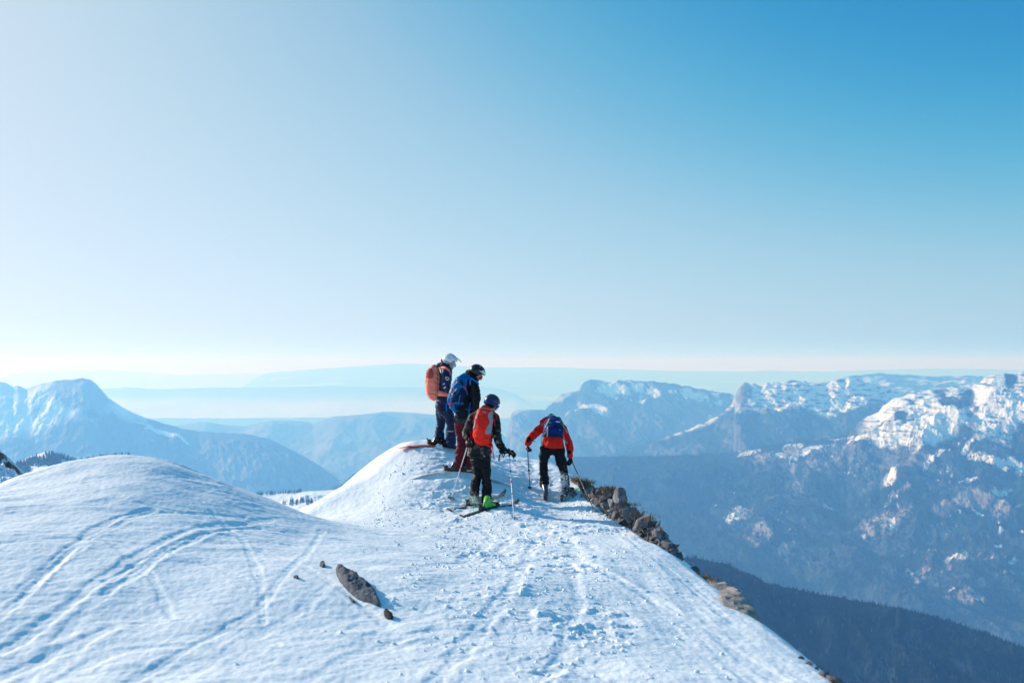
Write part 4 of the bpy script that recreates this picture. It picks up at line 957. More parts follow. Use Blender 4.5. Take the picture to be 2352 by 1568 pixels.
hard('belt_buckle', [strap_on(A, ba, [(414, 952), (428, 952)], .012)], TAN, pa, False)

# pack of A
pk = empty('backpack', A(190, 740), 'coral pink backpack worn by the person in the white helmet', 'backpack', 'backpacks worn by the skiers')
pp = [limb([A(205, 345), A(190, 400), A(178, 560), A(185, 690), A(205, 735)], [(.085, .12), (.120, .15), (.117, .155), (.112, .15), (.07, .12)], p=3.2, n=24),
      limb([A(130, 380), A(118, 500), A(128, 640), A(150, 700)], [(.045, .10), (.05, .12), (.05, .12), (.04, .10)], p=3), limb([A(240, 330, 0), A(262, 420), A(262, 700)], [(.03, .11), (.03, .13), (.03, .13)], p=3)]
_, bp = cloth('main_compartment', pp, CORAL, pk, .011, .006, (9, 9, 14), 21, 2)
hard('top_pocket', [patch_on(A, bp, [(92, 345), (100, 335), (175, 330), (188, 470), (150, 478), (90, 462)], .008, 6)], CORAL2, pk)
each('zip', [strap_on(A, bp, q, .007) for q in ([(160, 345), (185, 395), (190, 440)], [(92, 402), (150, 392)], [(248, 335), (252, 500), (246, 735)], [(98, 690), (230, 700)])], CORAL2, pk, False)
each('compression_strap', [strap_on(A, bp, [(208, 438), (268, 428)], .02), strap_on(A, bp, [(264, 430), (272, 530)], .026), strap_on(A, bp, [(175, 648), (232, 662)], .018), strap_on(A, bp, [(238, 665), (236, 790)], .026)], TAN, pk, False)
hard('carabiner', [strap_on(A, bp, [(152, 520), (166, 508), (176, 530), (172, 548), (156, 546), (152, 522)], .011, .012)], YELL, pk, False)
each('hip_belt', [strap_on(A, [ba, bp], [(258, 690), (300, 692), (350, 695), (405, 705)], .085, .008, .01), strap_on(A, [ba, bp], [(250, 655), (340, 662), (400, 700)], .02, .012)], CORAL, pk)
each('shoulder_strap', [strap_on(A, [ba, bp], [(258, 318), (300, 318), (345, 325), (385, 345), (410, 368)], .05, .01, .012), strap_on(A, [ba, bp], [(410, 368), (438, 430), (445, 500)], .02, .012)], CORAL, pk)
writing('lettering', 'POC', A, bp, 138, 466, 140, 418, 16, CORAL2, pk, .010)
pk.parent = None

# skis and boots of A
for k, (gx, gy) in enumerate(((445, 1470), (300, 1440))):
    g = ground_at(A, gx, gy); lab = ('orange ski under the nearer boot of the person in the white helmet', 'orange ski under the farther boot of the person in the white helmet')[k]
    rt, sk = ski('ski', lab, dpt(g, 30, -.86), dpt(g, 30, .86), SKIO, group='skis of the group', sink=.012, tail_up=.02)
    C, f, u = binding(rt, sk, .48)
    ski_boot(C, f, u, BLACKP, pa, A(*((442, 1385, -.09) if k == 0 else (288, 1372, .09))), clip=GREYP)

# ============ B: black helmet, blue pack, burgundy trousers
B = View(1680, 1380, 3.564, gB[1]); B1 = C1(gB[1]); pb = person(0, 'person in black jacket and burgundy ski trousers bending over with a blue pack', gB)
jk = [limb([B(748, 450, .05), B(722, 560), B(690, 690), B(650, 830), B(605, 980), B(585, 1085)], [(.07, .10), (.125, .17), (.14, .17), (.14, .165), (.128, .16), (.122, .165)], p=2.3, capk=.15),
      limb([B(735, 545, -.16), B(752, 530, .02), B(745, 545, .18)], [.078, .08, .07]),
      limb([B(762, 560, -.17), B(792, 680, -.20), B(800, 790, -.21), B(792, 900, -.16), B(765, 950, -.08)], [.083, .078, .070, .060, .055]),
      limb([B(745, 560, .2), B(780, 770, .25), B(790, 900, .18)], [.075, .066, .055]),
      limb([B(640, 425), B(690, 405), B(745, 445), B(800, 510)], [(.03, .07), (.066, .11), (.072, .11), (.04, .07)]), limb([B(668, 400), B(672, 372)], [(.04, .08), (.015, .05)])]
_, bb = cloth('jacket', jk, BLACKF, pb, amp=.0075, seed=31)
hard('hem_band', [strap_on(B, bb, [(486, 1075), (540, 1080), (600, 1084), (660, 1086)], .085, .003, .003)], CHARC, pb)
tr = [limb([B1(425, 660), B1(428, 700), B1(432, 725)], [(.118, .14), (.12, .14), (.10, .12)]),
      limb([B1(408, 700, -.02), B1(420, 780, -.03), B1(427, 850, -.04), B1(412, 950, -.03), B1(404, 1045, -.02)], [(.088, .10), (.084, .09), (.076, .085), (.082, .085), (.086, .085)]),
      limb([B1(455, 700, .05), B1(470, 800, .05), B1(480, 870, .04), B1(488, 950, .04), B1(492, 1035, .03)], [(.088, .10), (.082, .09), (.072, .085), (.072, .085), (.072, .085)])]
_, bbt = cloth('trousers', tr, BURG, pb, amp=.009, seed=32)
HB = B(812, 400); MB = frame((.74, .22, -.63))
V, N, F = fuse(head_parts(HB, MB) + [limb([HB, B(765, 470, .03), B(735, 540)], [.062, .06, .08]), limb([B(722, 560), B(655, 820), B(590, 1080)], [(.09, .14), (.10, .12), (.10, .13)]),
      limb([B(762, 560, -.16), B(798, 790, -.20), B(768, 940, -.08)], [.05, .042, .03]), limb([B(745, 560, .19), B(780, 770, .24), B(790, 905, .18)], [.05, .042, .03]),
      limb([B1(408, 720, -.02), B1(426, 850, -.04), B1(404, 1060, -.02)], [.08, .055, .045]), limb([B1(455, 720, .05), B1(480, 870, .04), B1(492, 1060, .03)], [.08, .055, .045])]
      + hand_parts(B(768, 940, -.08), (-.3, -.1, -.9), (0, 1, 0), .8, .8, 1) + hand_parts(B(790, 905, .18), (.1, -.1, -.9), (0, -1, 0), .8, .8, -1), .006, 2, .5)
mesh_np('body', V, F, SKIN, True, pb)
for w, d_, n_, th in ((B(768, 945, -.08), (-.3, -.1, -.9), (0, 1, 0), 1), (B(790, 908, .18), (.1, -.1, -.9), (0, -1, 0), -1)): glove(w, d_, n_, .8, 1.1, th, pb)
hc = HB + Vector((MB @ np.array([0, -.01, .02])).tolist()); HR = (.115, .142, .128)
sl = lambda fr, sd: (lambda a: fr if abs((a + 180) % 360 - 180) < 55 else (fr + (sd - fr) * min(1, (abs((a + 180) % 360 - 180) - 55) / 30)))
he = hard('helmet', [dome(hc, MB, HR, sl(14, -36), 44, 14, .02)], BLACKP, pb)
for a in (-150, 150, 180, -110, 110): hard('vent', [dome(hc, MB, HR, lambda q: 40, 6, 3, .006, az=(a - 7, a + 7), top=56, grow=1.02)], GREYP, he)
hard('ear_pad', [dome(hc, MB, (.10, .122, .122), lambda a: -60, 26, 6, .03, az=(72, 288), top=-24)], BLACKF, he)
goggles(HB, MB, HR, pb, LENSR, GREYP, WHITEP, 26, 15, 0, 1.05)
hard('goggle_band', [dome(hc, MB, HR, lambda a: 14, 24, 3, .004, az=(-75, 75), top=34, grow=1.05)], WHITEP, he)
hard('face_mask', [dome(HB, MB, (.080, .115, .125), lambda a: -60, 20, 6, .02, az=(-70, 70), top=-32)], REDS, pb)

pk = empty('backpack', B(510, 900, -.2), 'blue backpack with dark blue side worn by the person in burgundy trousers', 'backpack', 'backpacks worn by the skiers')
dz = -.07
pp = [limb([B(662, 462, dz + .02), B(618, 520, dz), B(575, 640, dz - .02), B(530, 770, dz - .02), B(512, 860, dz), B(515, 890, dz)], [(.075, .10), (.118, .15), (.135, .17), (.125, .165), (.115, .15), (.085, .11)], p=2.8, n=24),
      limb([B(640, 470, dz), B(560, 500, dz), B(520, 560, dz), B(470, 680, dz), B(430, 790, dz)], [(.04, .10), (.06, .12), (.06, .13), (.055, .13), (.045, .11)], p=2.6)]
_, bp = cloth('main_compartment', pp, BLUE, pk, .011, .010, (10, 10, 10), 41, 2)
each('side_panel', [patch_on(B, bp, [(640, 560), (700, 480), (716, 560), (690, 700), (660, 830), (620, 900), (520, 925), (478, 860), (452, 800), (480, 728), (560, 640), (600, 600)], .007, 7)], DKBLUE, pk)
each('lid_panel', [patch_on(B, bp, [(560, 520), (590, 495), (625, 560), (608, 580)], .007, 6), patch_on(B, bp, [(440, 650), (470, 620), (520, 690), (480, 720)], .006, 6)], DKBLUE, pk)
each('compression_strap', [strap_on(B, [bp, bb], q, w, .012) for q, w in (([(652, 480), (655, 540), (640, 600), (672, 700)], .022), ([(470, 560), (540, 590), (640, 590)], .016), ([(625, 585), (668, 690)], .03), ([(575, 710), (550, 790), (540, 830)], .018), ([(430, 826), (520, 826), (615, 826)], .024), ([(720, 470), (720, 568)], .026))], BLUES, pk, False)
each('hip_belt_strap', [strap_on(B, [bp, bb], q, w, .014) for q, w in (([(408, 800), (372, 850), (378, 940)], .018), ([(400, 800), (420, 850), (480, 900), (545, 1028)], .014), ([(480, 830), (486, 908)], .022), ([(712, 815), (692, 920), (684, 1040)], .022), ([(640, 905), (700, 930), (742, 905)], .012))], BLUES, pk, False)
each('shoulder_strap', [strap_on(B, [bp, bb], [(690, 470), (740, 490), (790, 520), (825, 555)], .03, .012, .01)], BLUES, pk, False)
each('buckle', [strap_on(B, [bp, bb], [(620, 600), (645, 608)], .035, .018, .012), strap_on(B, [bp, bb], [(430, 832), (466, 836)], .036, .018, .012)], REDS, pk, False)
writing('lettering', 'MILLET', B, bp, 492, 738, 578, 652, 30, BLUEI, pk, .014, .02)

for k, (gx, gy, gr) in enumerate(((404, 1098, 8), (492, 1092, 8))):
    g = ground_at(B1, gx, gy); lab = ('pale ski under the left boot of the person in burgundy trousers', 'pale ski under the right boot of the person in burgundy trousers')[k]
    rt, sk = ski('ski', lab, dpt(g, gr, -.80), dpt(g, gr, .90), SKIW, group='skis of the group', sink=.012, up=.07)
    C, f, u = binding(rt, sk, .47)
    bt = ski_boot(C, f, u, BLACKP, pb, B1(*((404, 1040, -.02) if k == 0 else (491, 1030, .03))), clip=YELL if k else GREYP)
bpts = bvh_of(*join([blob(B1(495, 1070, -.02), (.11, .05, .06))]))
writing('lettering', 'HEAD', B1, bpts, 470, 1082, 526, 1082, 13, WHITEI, pb, .004, .02)

# ============ C: camouflage jacket, red pack, green boots
Cv = View(1780, 1550, 3.0156, gC[1]); pc = person(0, 'person in camouflage jacket with a red pack and bright green ski boots', gC)
jk = [limb([Cv(512, 225, .03), Cv(495, 262, .03), Cv(478, 330, .02), Cv(458, 500), Cv(440, 660), Cv(418, 780), Cv(408, 838)], [(.055, .06), (.085, .08), (.155, .11), (.165, .13), (.160, .135), (.185, .15), (.190, .155)], p=2.4, capk=.15),
      limb([Cv(345, 350), Cv(470, 300), Cv(600, 360)], [.07, .08, .068]),
      limb([Cv(340, 360), Cv(292, 460, -.02), Cv(258, 555, .0), Cv(278, 608, -.08)], [.072, .066, .062, .052]),
      limb([Cv(600, 375), Cv(622, 480, -.03), Cv(634, 600, -.06), Cv(672, 700, -.13), Cv(735, 768, -.2)], [.072, .068, .064, .058, .046])]
_, bc = cloth('jacket', jk, CAMO, pc, amp=.0075, seed=51)
tr = [limb([Cv(420, 800), Cv(425, 860), Cv(435, 895)], [(.15, .14), (.155, .14), (.14, .12)]),
      limb([Cv(372, 870, .03), Cv(380, 960, .02), Cv(388, 1060, -.02), Cv(362, 1190, 0), Cv(352, 1325, .02)], [(.082, .095), (.074, .09), (.062, .075), (.070, .078), (.072, .08)]),
      limb([Cv(485, 870, -.02), Cv(492, 960, -.03), Cv(500, 1060, -.06), Cv(502, 1190, -.03), Cv(506, 1355, -.02)], [(.085, .095), (.078, .09), (.070, .08), (.072, .08), (.082, .085)])]
_, bct = cloth('trousers', tr, BLACKF, pc, amp=.009, seed=52)
HC = Cv(568, 190, .06); MC = frame((.68, .52, -.50))
V, N, F = fuse(head_parts(HC, MC) + [limb([HC, Cv(535, 240, .04), Cv(500, 310, .02)], [.058, .055, .08]), limb([Cv(478, 340), Cv(445, 640), Cv(415, 830)], [(.12, .08), (.12, .09), (.13, .10)]),
      limb([Cv(345, 365), Cv(262, 552, .0), Cv(280, 608, -.08)], [.045, .038, .03]), limb([Cv(600, 380), Cv(632, 600, -.06), Cv(740, 770, -.2)], [.045, .038, .03]),
      limb([Cv(372, 870, .03), Cv(386, 1060, -.02), Cv(352, 1340, .02)], [.07, .048, .04]), limb([Cv(485, 870, -.02), Cv(500, 1060, -.06), Cv(506, 1370, -.02)], [.07, .048, .04])]
      + hand_parts(Cv(740, 772, -.2), (.75, .35, .1), (0.2, .1, -1), 1.2, .8, -1) + hand_parts(Cv(280, 608, -.08), (-.1, -.4, -.7), (.4, .5, -.3), 1.2, .8, 1), .006, 2, .5)
mesh_np('body', V, F, SKIN, True, pc)
glove(Cv(738, 768, -.2), (.85, .25, -.05), (0.1, .3, -1), 1.25, 1.12, -1, pc); glove(Cv(276, 608, -.08), (.1, -.5, -.75), (.6, .5, -.3), 1.25, 1.1, 1, pc)
hc = HC + Vector((MC @ np.array([0, -.01, .018])).tolist()); HR = (.112, .136, .125)
he = hard('helmet', [dome(hc, MC, HR, sl(14, -34), 44, 14, .02)], NAVYP, pc)
for a in (-130, -165, 160, 125): hard('vent', [dome(hc, MC, HR, lambda q: 42, 6, 3, .006, az=(a - 7, a + 7), top=56, grow=1.02)], BLACKP, he)
hard('ear_pad', [dome(hc, MC, (.098, .118, .12), lambda a: -62, 26, 6, .03, az=(72, 288), top=-22)], BLACKF, he)
goggles(HC, MC, HR, pc, LENS, BLACKP, SBLUE, -10, 18, 0, 1.05)
hb = bvh_of(*join([dome(hc, MC, HR, lambda a: -40, 44, 14, .02, grow=1.06)]))
writing('lettering', 'ACCORD', Cv, hb, 575, 205, 652, 236, 20, BLUEI, he, .006, .02)
hard('goggle_clip', [strap_on(Cv, hb, [(516, 138), (514, 166)], .03, .004, .008)], SBLUE, he, False)
em = writing('emblem', 'A', Cv, bc, 466, 836, 484, 834, 20, WHITEI, pc, .005, .03)

pk = empty('backpack', Cv(430, 650, -.25), 'red backpack with grey mesh side panels worn by the person in camouflage', 'backpack', 'backpacks worn by the skiers')
dz = -.17
pp = [limb([Cv(488, 262, dz + .03), Cv(482, 300, dz), Cv(468, 400, dz - .02), Cv(452, 520, dz - .03), Cv(440, 600, dz - .02), Cv(430, 638, dz)], [(.085, .06), (.118, .09), (.135, .11), (.138, .12), (.135, .11), (.10, .07)], p=2.7, n=24),
      limb([Cv(470, 330, dz - .06), Cv(452, 460, dz - .1), Cv(435, 570, dz - .1)], [(.07, .05), (.085, .06), (.08, .055)], p=2.5)]
_, bp = cloth('main_compartment', pp, PKRED, pk, .011, .005, (8, 8, 11), 61, 2)
each('side_panel', [patch_on(Cv, bp, [(556, 290), (580, 310), (590, 360), (585, 420), (568, 480), (552, 545), (500, 562), (482, 540), (486, 505), (520, 450), (538, 410), (520, 370), (516, 335), (530, 305)], .007, 5), patch_on(Cv, bp, [(384, 300), (402, 318), (392, 350), (378, 400), (362, 470), (345, 510), (330, 525), (322, 500), (350, 400), (366, 330)], .007, 5)], GREYC, pk)
each('piping', [strap_on(Cv, bp, [(376, 300), (405, 262), (440, 250), (520, 258), (565, 278), (590, 320)], .012, .008)], GREYC, pk, False)
each('zip', [strap_on(Cv, bp, [(400, 430), (450, 470), (510, 520)], .006, .006), strap_on(Cv, bp, [(365, 600), (430, 640), (500, 620)], .006, .006)], REDS, pk, False)
lb = hard('logo_patch', [strap_on(Cv, bp, [(450, 288), (494, 296)], .017, .008)], GREYC, pk, False)
each('hip_belt', [strap_on(Cv, [bp, bc], [(470, 610), (520, 650), (560, 640)], .075, .010, .01), strap_on(Cv, [bp, bc], [(478, 660), (520, 700), (560, 700)], .04, .010, .008), strap_on(Cv, [bp, bc], [(304, 520), (320, 600), (300, 640)], .05, .010, .008)], PKRED, pk)
each('compression_strap', [strap_on(Cv, [bp, bc], q, w, .012) for q, w in (([(565, 372), (600, 378), (604, 472)], .02), ([(360, 315), (344, 425)], .022), ([(595, 300), (622, 370)], .02), ([(540, 720), (568, 800)], .016), ([(572, 680), (580, 780), (594, 862)], .014), ([(345, 390), (405, 405)], .02), ([(378, 430), (372, 380), (400, 372)], .02), ([(306, 515), (306, 560)], .03))], REDS, pk, False)
for k, ((tx, ty), (ex, ey), bx) in enumerate((((240, 1499), (822, 1388), (545, 1452)), ((95, 1466), (700, 1340), (392, 1392)))):
    g = ground_at(Cv, *bx); lab = ('black ski under the right green boot of the person in camouflage', 'black ski under the left green boot of the person in camouflage')[k]
    rt, sk = ski('ski', lab, dpt(g, 52, -.68), dpt(g, 52, .72), SKIB, .08, group='skis of the group', sink=.008, up=.08, tail_up=.05, tipmat=SKIB)
    C, f, u = binding(rt, sk, .48, .29)
    ski_boot(C, f, u, GREENP, pc, Cv(*((506, 1340, -.02) if k == 0 else (352, 1312, .02))), clip=BLACKP, k=.95)

# ============ D: red jacket, royal blue pack, bent forward on two poles
D = View(2060, 1630, 3.564, gD[1]); pd = person(0, 'person in bright red jacket and black trousers bent forward over two poles', gD)
jk = [limb([D(545, 575, 0), D(545, 500, .02), D(545, 400, .08), D(545, 300, .20), D(535, 235, .30), D(528, 190, .38)], [(.182, .14), (.180, .14), (.172, .13), (.185, .12), (.16, .10), (.08, .08)], p=2.5, capk=.12),
      limb([D(400, 280, .25), D(540, 240, .30), D(678, 300, .23)], [.075, .085, .072]),
      limb([D(395, 285, .25), D(330, 330, .22), D(270, 385, .18), D(215, 440, .14), D(182, 500, .10)], [.075, .072, .068, .064, .056]),
      limb([D(682, 315, .22), D(730, 420, .16), D(770, 520, .10), D(785, 600, .07), D(785, 680, .04)], [.070, .064, .060, .060, .052]),
      limb([D(376, 208, .3), D(410, 190, .32), D(460, 168, .34), D(520, 152, .34), D(575, 158, .34), D(605, 180, .33)], [(.035, .04), (.05, .05), (.05, .05), (.045, .05), (.042, .05), (.03, .04)]),
      limb([D(430, 230, .3), D(520, 205, .35), D(590, 220, .32)], [.06, .07, .06])]
_, bd = cloth('jacket', jk, REDJ, pd, amp=.008, seed=71, f=(9, 9, 12))
tr = [limb([D(440, 600, .02), D(545, 585, .03), D(640, 610, .02)], [(.10, .11), (.11, .13), (.10, .11)], side=(0, 0, 1)),
      limb([D(438, 610, .01), D(415, 690, -.02), D(405, 770, -.04), D(410, 900, .0), D(415, 1000, .03), D(418, 1085, .05)], [(.102, .11), (.088, .10), (.072, .085), (.072, .085), (.078, .085), (.080, .085)]),
      limb([D(632, 630, .01), D(655, 740, -.02), D(670, 830, -.03), D(698, 930, .02), D(715, 1040, .05), D(722, 1120, .07)], [(.098, .11), (.088, .10), (.078, .085), (.070, .080), (.066, .075), (.066, .075)])]
_, bdt = cloth('trousers', tr, BLACKF, pd, amp=.010, seed=72)
HD = D(516, 208, .46); MD = frame((.02, .80, -.60))
V, N, F = fuse(head_parts(HD, MD) + [limb([HD, D(525, 215, .38), D(535, 280, .28)], [.06, .06, .09]), limb([D(545, 300, .2), D(545, 450, .05), D(545, 590, .02)], [(.14, .08), (.13, .09), (.14, .10)]),
      limb([D(395, 285, .25), D(270, 385, .18), D(180, 502, .10)], [.05, .04, .03]), limb([D(682, 315, .22), D(770, 520, .10), D(785, 690, .04)], [.05, .04, .03]),
      limb([D(438, 610, .01), D(405, 770, -.04), D(420, 1110, .05)], [.08, .055, .045]), limb([D(632, 630, .01), D(670, 830, -.03), D(724, 1140, .07)], [.08, .055, .045])]
      + hand_parts(D(180, 505, .10), (-.25, .1, -.9), (1, .3, -.2), 1.2, .8, 1) + hand_parts(D(786, 690, .04), (.15, .1, -.9), (-1, .3, 0), 1.2, .8, -1), .006, 2, .5)
mesh_np('body', V, F, SKIN, True, pd)
glove(D(182, 500, .10), (-.15, .25, -.75), (.9, .3, -.4), 1.25, 1.08, 1, pd); glove(D(786, 688, .04), (.2, .1, -.9), (-.9, .4, .1), 1.25, 1.12, -1, pd)
hc = HD + Vector((MD @ np.array([0, -.01, .015])).tolist()); HR = (.112, .138, .125)
he = hard('helmet', [dome(hc, MD, HR, sl(14, -34), 44, 14, .02)], WHITEP, pd)
hard('centre_stripe', [dome(hc, MD, HR, lambda a: 20, 8, 8, .004, az=(165, 195), top=90, grow=1.02), dome(hc, MD, HR, lambda a: 50, 40, 3, .004, top=66, grow=1.02)], BLACKP, he)
hard('ear_pad', [dome(hc, MD, (.098, .118, .12), lambda a: -62, 26, 6, .03, az=(72, 288), top=-22)], BLACKF, he)
goggles(HD, MD, HR, pd, LENS, BLACKP, BLACKF, 0, 14, 0, 1.05)
pk = empty('backpack', D(560, 400, .0), 'royal blue backpack with grey straps worn by the person in red', 'backpack', 'backpacks worn by the skiers')
pp = [limb([D(560, 165, .26), D(562, 200, .19), D(566, 270, .06), D(566, 340, -.04), D(568, 382, -.06)], [(.10, .06), (.128, .08), (.145, .10), (.148, .09), (.135, .05)], p=3.0, n=24),
      limb([D(460, 200, .2), D(455, 260, .1), D(440, 330, .02), D(425, 380, .0)], [(.03, .05), (.045, .06), (.045, .06), (.04, .05)], p=2.5)]
_, bp = cloth('main_compartment', pp, PKBLUE, pk, .011, .005, (8, 8, 11), 81, 2)
each('compression_strap', [strap_on(D, [bp, bd], q, w, .012) for q, w in (([(490, 170), (470, 220), (430, 290)], .018), ([(468, 280), (465, 402)], .022), ([(668, 250), (700, 300), (742, 356)], .022), ([(672, 396), (710, 455), (754, 503)], .026), ([(392, 380), (380, 470), (382, 560), (386, 650)], .016), ([(410, 385), (440, 345)], .025), ([(380, 262), (432, 205)], .012))], GREYW, pk, False)
each('clip', [strap_on(D, [bp, bd], q, w, .018, .01) for q, w in (([(492, 222), (512, 232)], .03), ([(648, 240), (672, 245)], .026), ([(620, 320), (645, 324)], .02), ([(490, 162), (520, 158)], .02), ([(625, 180), (652, 190)], .016), ([(640, 195), (678, 235)], .012))], GREEND, pk, False)
each('haul_loop', [strap_on(D, bp, [(550, 292), (556, 264), (580, 258), (604, 270), (608, 300)], .011, .012, .012), strap_on(D, bp, [(655, 315), (668, 294), (690, 300)], .010, .012, .012)], BLACKF, pk, False)
lg = hard('logo_patch', [strap_on(D, bp, [(582, 204), (640, 212)], .021, .008)], WHITEI, pk, False)
hard('base_edge', [strap_on(D, bp, [(405, 398), (450, 388), (560, 392), (640, 402), (690, 425)], .03, .009, .006)], DKBLUE, pk, False)
for k, (gx, gy, ang, a0, a1, mt, lab, Lf) in enumerate(((430, 1300, 86, -.30, 1.15, SKIW, 'pale ski under the left boot of the person in red pointing away', .22), (742, 1292, 62, -.40, 1.0, SKIG, 'green ski under the right boot of the person in red', .30))):
    g = ground_at(D, gx, gy); rt, sk = ski('ski', lab, dpt(g, ang, a0), dpt(g, ang, a1), mt, .085, group='skis of the group', sink=.006, up=.08, tail_up=.02)
    C, f, u = binding(rt, sk, Lf, .29)
    ski_boot(C, f, u, mat_new('smoky_plastic', (0.06, 0.08, 0.11), 0.3) if k == 0 else CHARC, pd, D(*((418, 1090, .05) if k == 0 else (722, 1120, .07))), clip=GREYP, k=.95)

# poles
W1, RB = WHITEI, REDI
def tip_at(vw, x, y, up=0.0): g = ground_at(vw, x, y); return Vector((g[0], g[1], g[2] - 0.05 + up))
ski_pole('white ski pole held in the left hand of the person in camouflage', Cv(288, 650, -.12), tip_at(Cv, 66, 1350), ALU, 'ski poles', marks=((.42, .02, REDI),))
ski_pole('white ski pole with a red band standing to the right of the person in camouflage', Cv(772, 770, -.13), tip_at(C1(gC[1]), 862, 1482), ALU, 'ski poles', marks=((.02, .035, REDI), (.28, .03, POLEB), (.42, .045, REDI), (.60, .02, POLEB)),
         loop=[Cv(760, 760, -.15), Cv(720, 790, -.18), Cv(705, 845, -.18), Cv(690, 790, -.18), Cv(655, 815, -.18), Cv(650, 885, -.18)])
ski_pole('black ski pole held out to the left by the person in red', D(176, 535, .12), tip_at(D, 209, 1150), POLEB, 'ski poles', clamp=True, basket=.03)
ski_pole('black ski pole slanting to the right from the hand of the person in red', D(803, 745, .02), tip_at(D, 1156, 1496), POLEB, 'ski poles', clamp=True)
hard('wrist_loop', [ribbon([D(235, 462, .05), D(262, 470, .04), D(288, 486, .04)], [Vector((0, -1, 0))] * 3, .014, .004)], BLACKF, pd, False)
# ------------------------------------------------------------------ rocks, grass, loose snow
def rock_mat(name, base, dark, brown, sc=3.0, pb=0.5, snow=0.0):
    m = mat_new(name, base, 0.9); t = m.node_tree; b = t.nodes['Principled BSDF']; b.inputs['Specular IOR Level'].default_value = 0.15
    tc = t.nodes.new('ShaderNodeTexCoord')
    def ns(scale, det, rough=0.6):
        n = t.nodes.new('ShaderNodeTexNoise'); n.inputs['Scale'].default_value = scale; n.inputs['Detail'].default_value = det; n.inputs['Roughness'].default_value = rough
        t.links.new(tc.outputs['Object'], n.inputs['Vector']); return n.outputs[0]
    def ramp(f, lo, hi, c0, c1):
        r = t.nodes.new('ShaderNodeValToRGB'); r.color_ramp.elements[0].position = lo; r.color_ramp.elements[1].position = hi
        r.color_ramp.elements[0].color = (*c0, 1); r.color_ramp.elements[1].color = (*c1, 1); t.links.new(f, r.inputs[0]); return r.outputs[0]
    def mix(f, a, c):
        x = t.nodes.new('ShaderNodeMix'); x.data_type = 'RGBA'; t.links.new(f, x.inputs[0]); t.links.new(a, x.inputs[6])
        if isinstance(c, tuple): x.inputs[7].default_value = (*c, 1)
        else: t.links.new(c, x.inputs[7])
        return x.outputs[2]
    a = ramp(ns(sc * 4, 10, 0.7), 0.35, 0.65, dark, base)
    a = mix(ramp(ns(sc, 6), 0.5 - 0.12 * pb, 0.68 - 0.1 * pb, (0, 0, 0), (pb, pb, pb)), a, brown)
    if snow: a = mix(ramp(ns(sc * 1.7, 5), 0.60, 0.64, (0, 0, 0), (snow, snow, snow)), a, (0.85, 0.87, 0.9))
    t.links.new(a, b.inputs['Base Color'])
    bp = t.nodes.new('ShaderNodeBump'); bp.inputs['Strength'].default_value = 0.9; bp.inputs['Distance'].default_value = 0.03
    t.links.new(ns(sc * 5, 10, 0.7), bp.inputs['Height']); t.links.new(bp.outputs[0], b.inputs['Normal'])
    return m
M_ROCK = rock_mat('grey_brown_rock', (0.36, 0.36, 0.38), (0.07, 0.065, 0.068), (0.07, 0.048, 0.038), 3.2, 0.6)
M_SLAB = rock_mat('grey_limestone', (0.23, 0.25, 0.29), (0.06, 0.065, 0.08), (0.13, 0.11, 0.11), 6, 0.3)
M_SLAB2 = rock_mat('pale_limestone', (0.50, 0.46, 0.42), (0.22, 0.20, 0.18), (0.16, 0.12, 0.09), 3, 0.3)
M_GRASS = attr_mat('dry_grass', 0.9)
def hull_rock(rng, c, r, cuts=9):
    """an angular block: a faceted ellipsoid chopped by random planes"""
    bm = bmesh.new(); bmesh.ops.create_icosphere(bm, subdivisions=3, radius=1)
    V = np.array([v.co[:] for v in bm.verts]); F = [tuple(v.index for v in f.verts) for f in bm.faces]; bm.free()
    for _ in range(cuts):
        n = rng.normal(size=3); n /= np.linalg.norm(n); d = rng.uniform(0.34, 0.66); s = V @ n; m = s > d
        V[m] -= n * (s[m] - d)[:, None]
    V = V * np.array(r); a = rng.uniform(0, 6.28); ca, sa = math.cos(a), math.sin(a)
    V = V @ np.array([[ca, -sa, 0], [sa, ca, 0], [0, 0, 1]]).T
    tl = rng.normal(scale=0.35, size=2); V[:, 2] += V[:, 0] * tl[0]; V[:, 0] -= V[:, 2] * tl[1] * 0.4
    return V + v3(c), F
def roughen(V, amp=0.02, sc=9, seed=3):
    n = noise3(V[:, 0] * sc, V[:, 1] * sc, V[:, 2] * sc, seed) + 0.5 * noise3(V[:, 0] * sc * 2.3, V[:, 1] * sc * 2.3, V[:, 2] * sc * 2.3, seed + 1)
    m = noise3(V[:, 0] * sc + 50, V[:, 1] * sc, V[:, 2] * sc, seed + 2)
    return V + np.stack([n, m, 0.6 * n - 0.4 * m], -1) * amp
rng = np.random.default_rng(33)
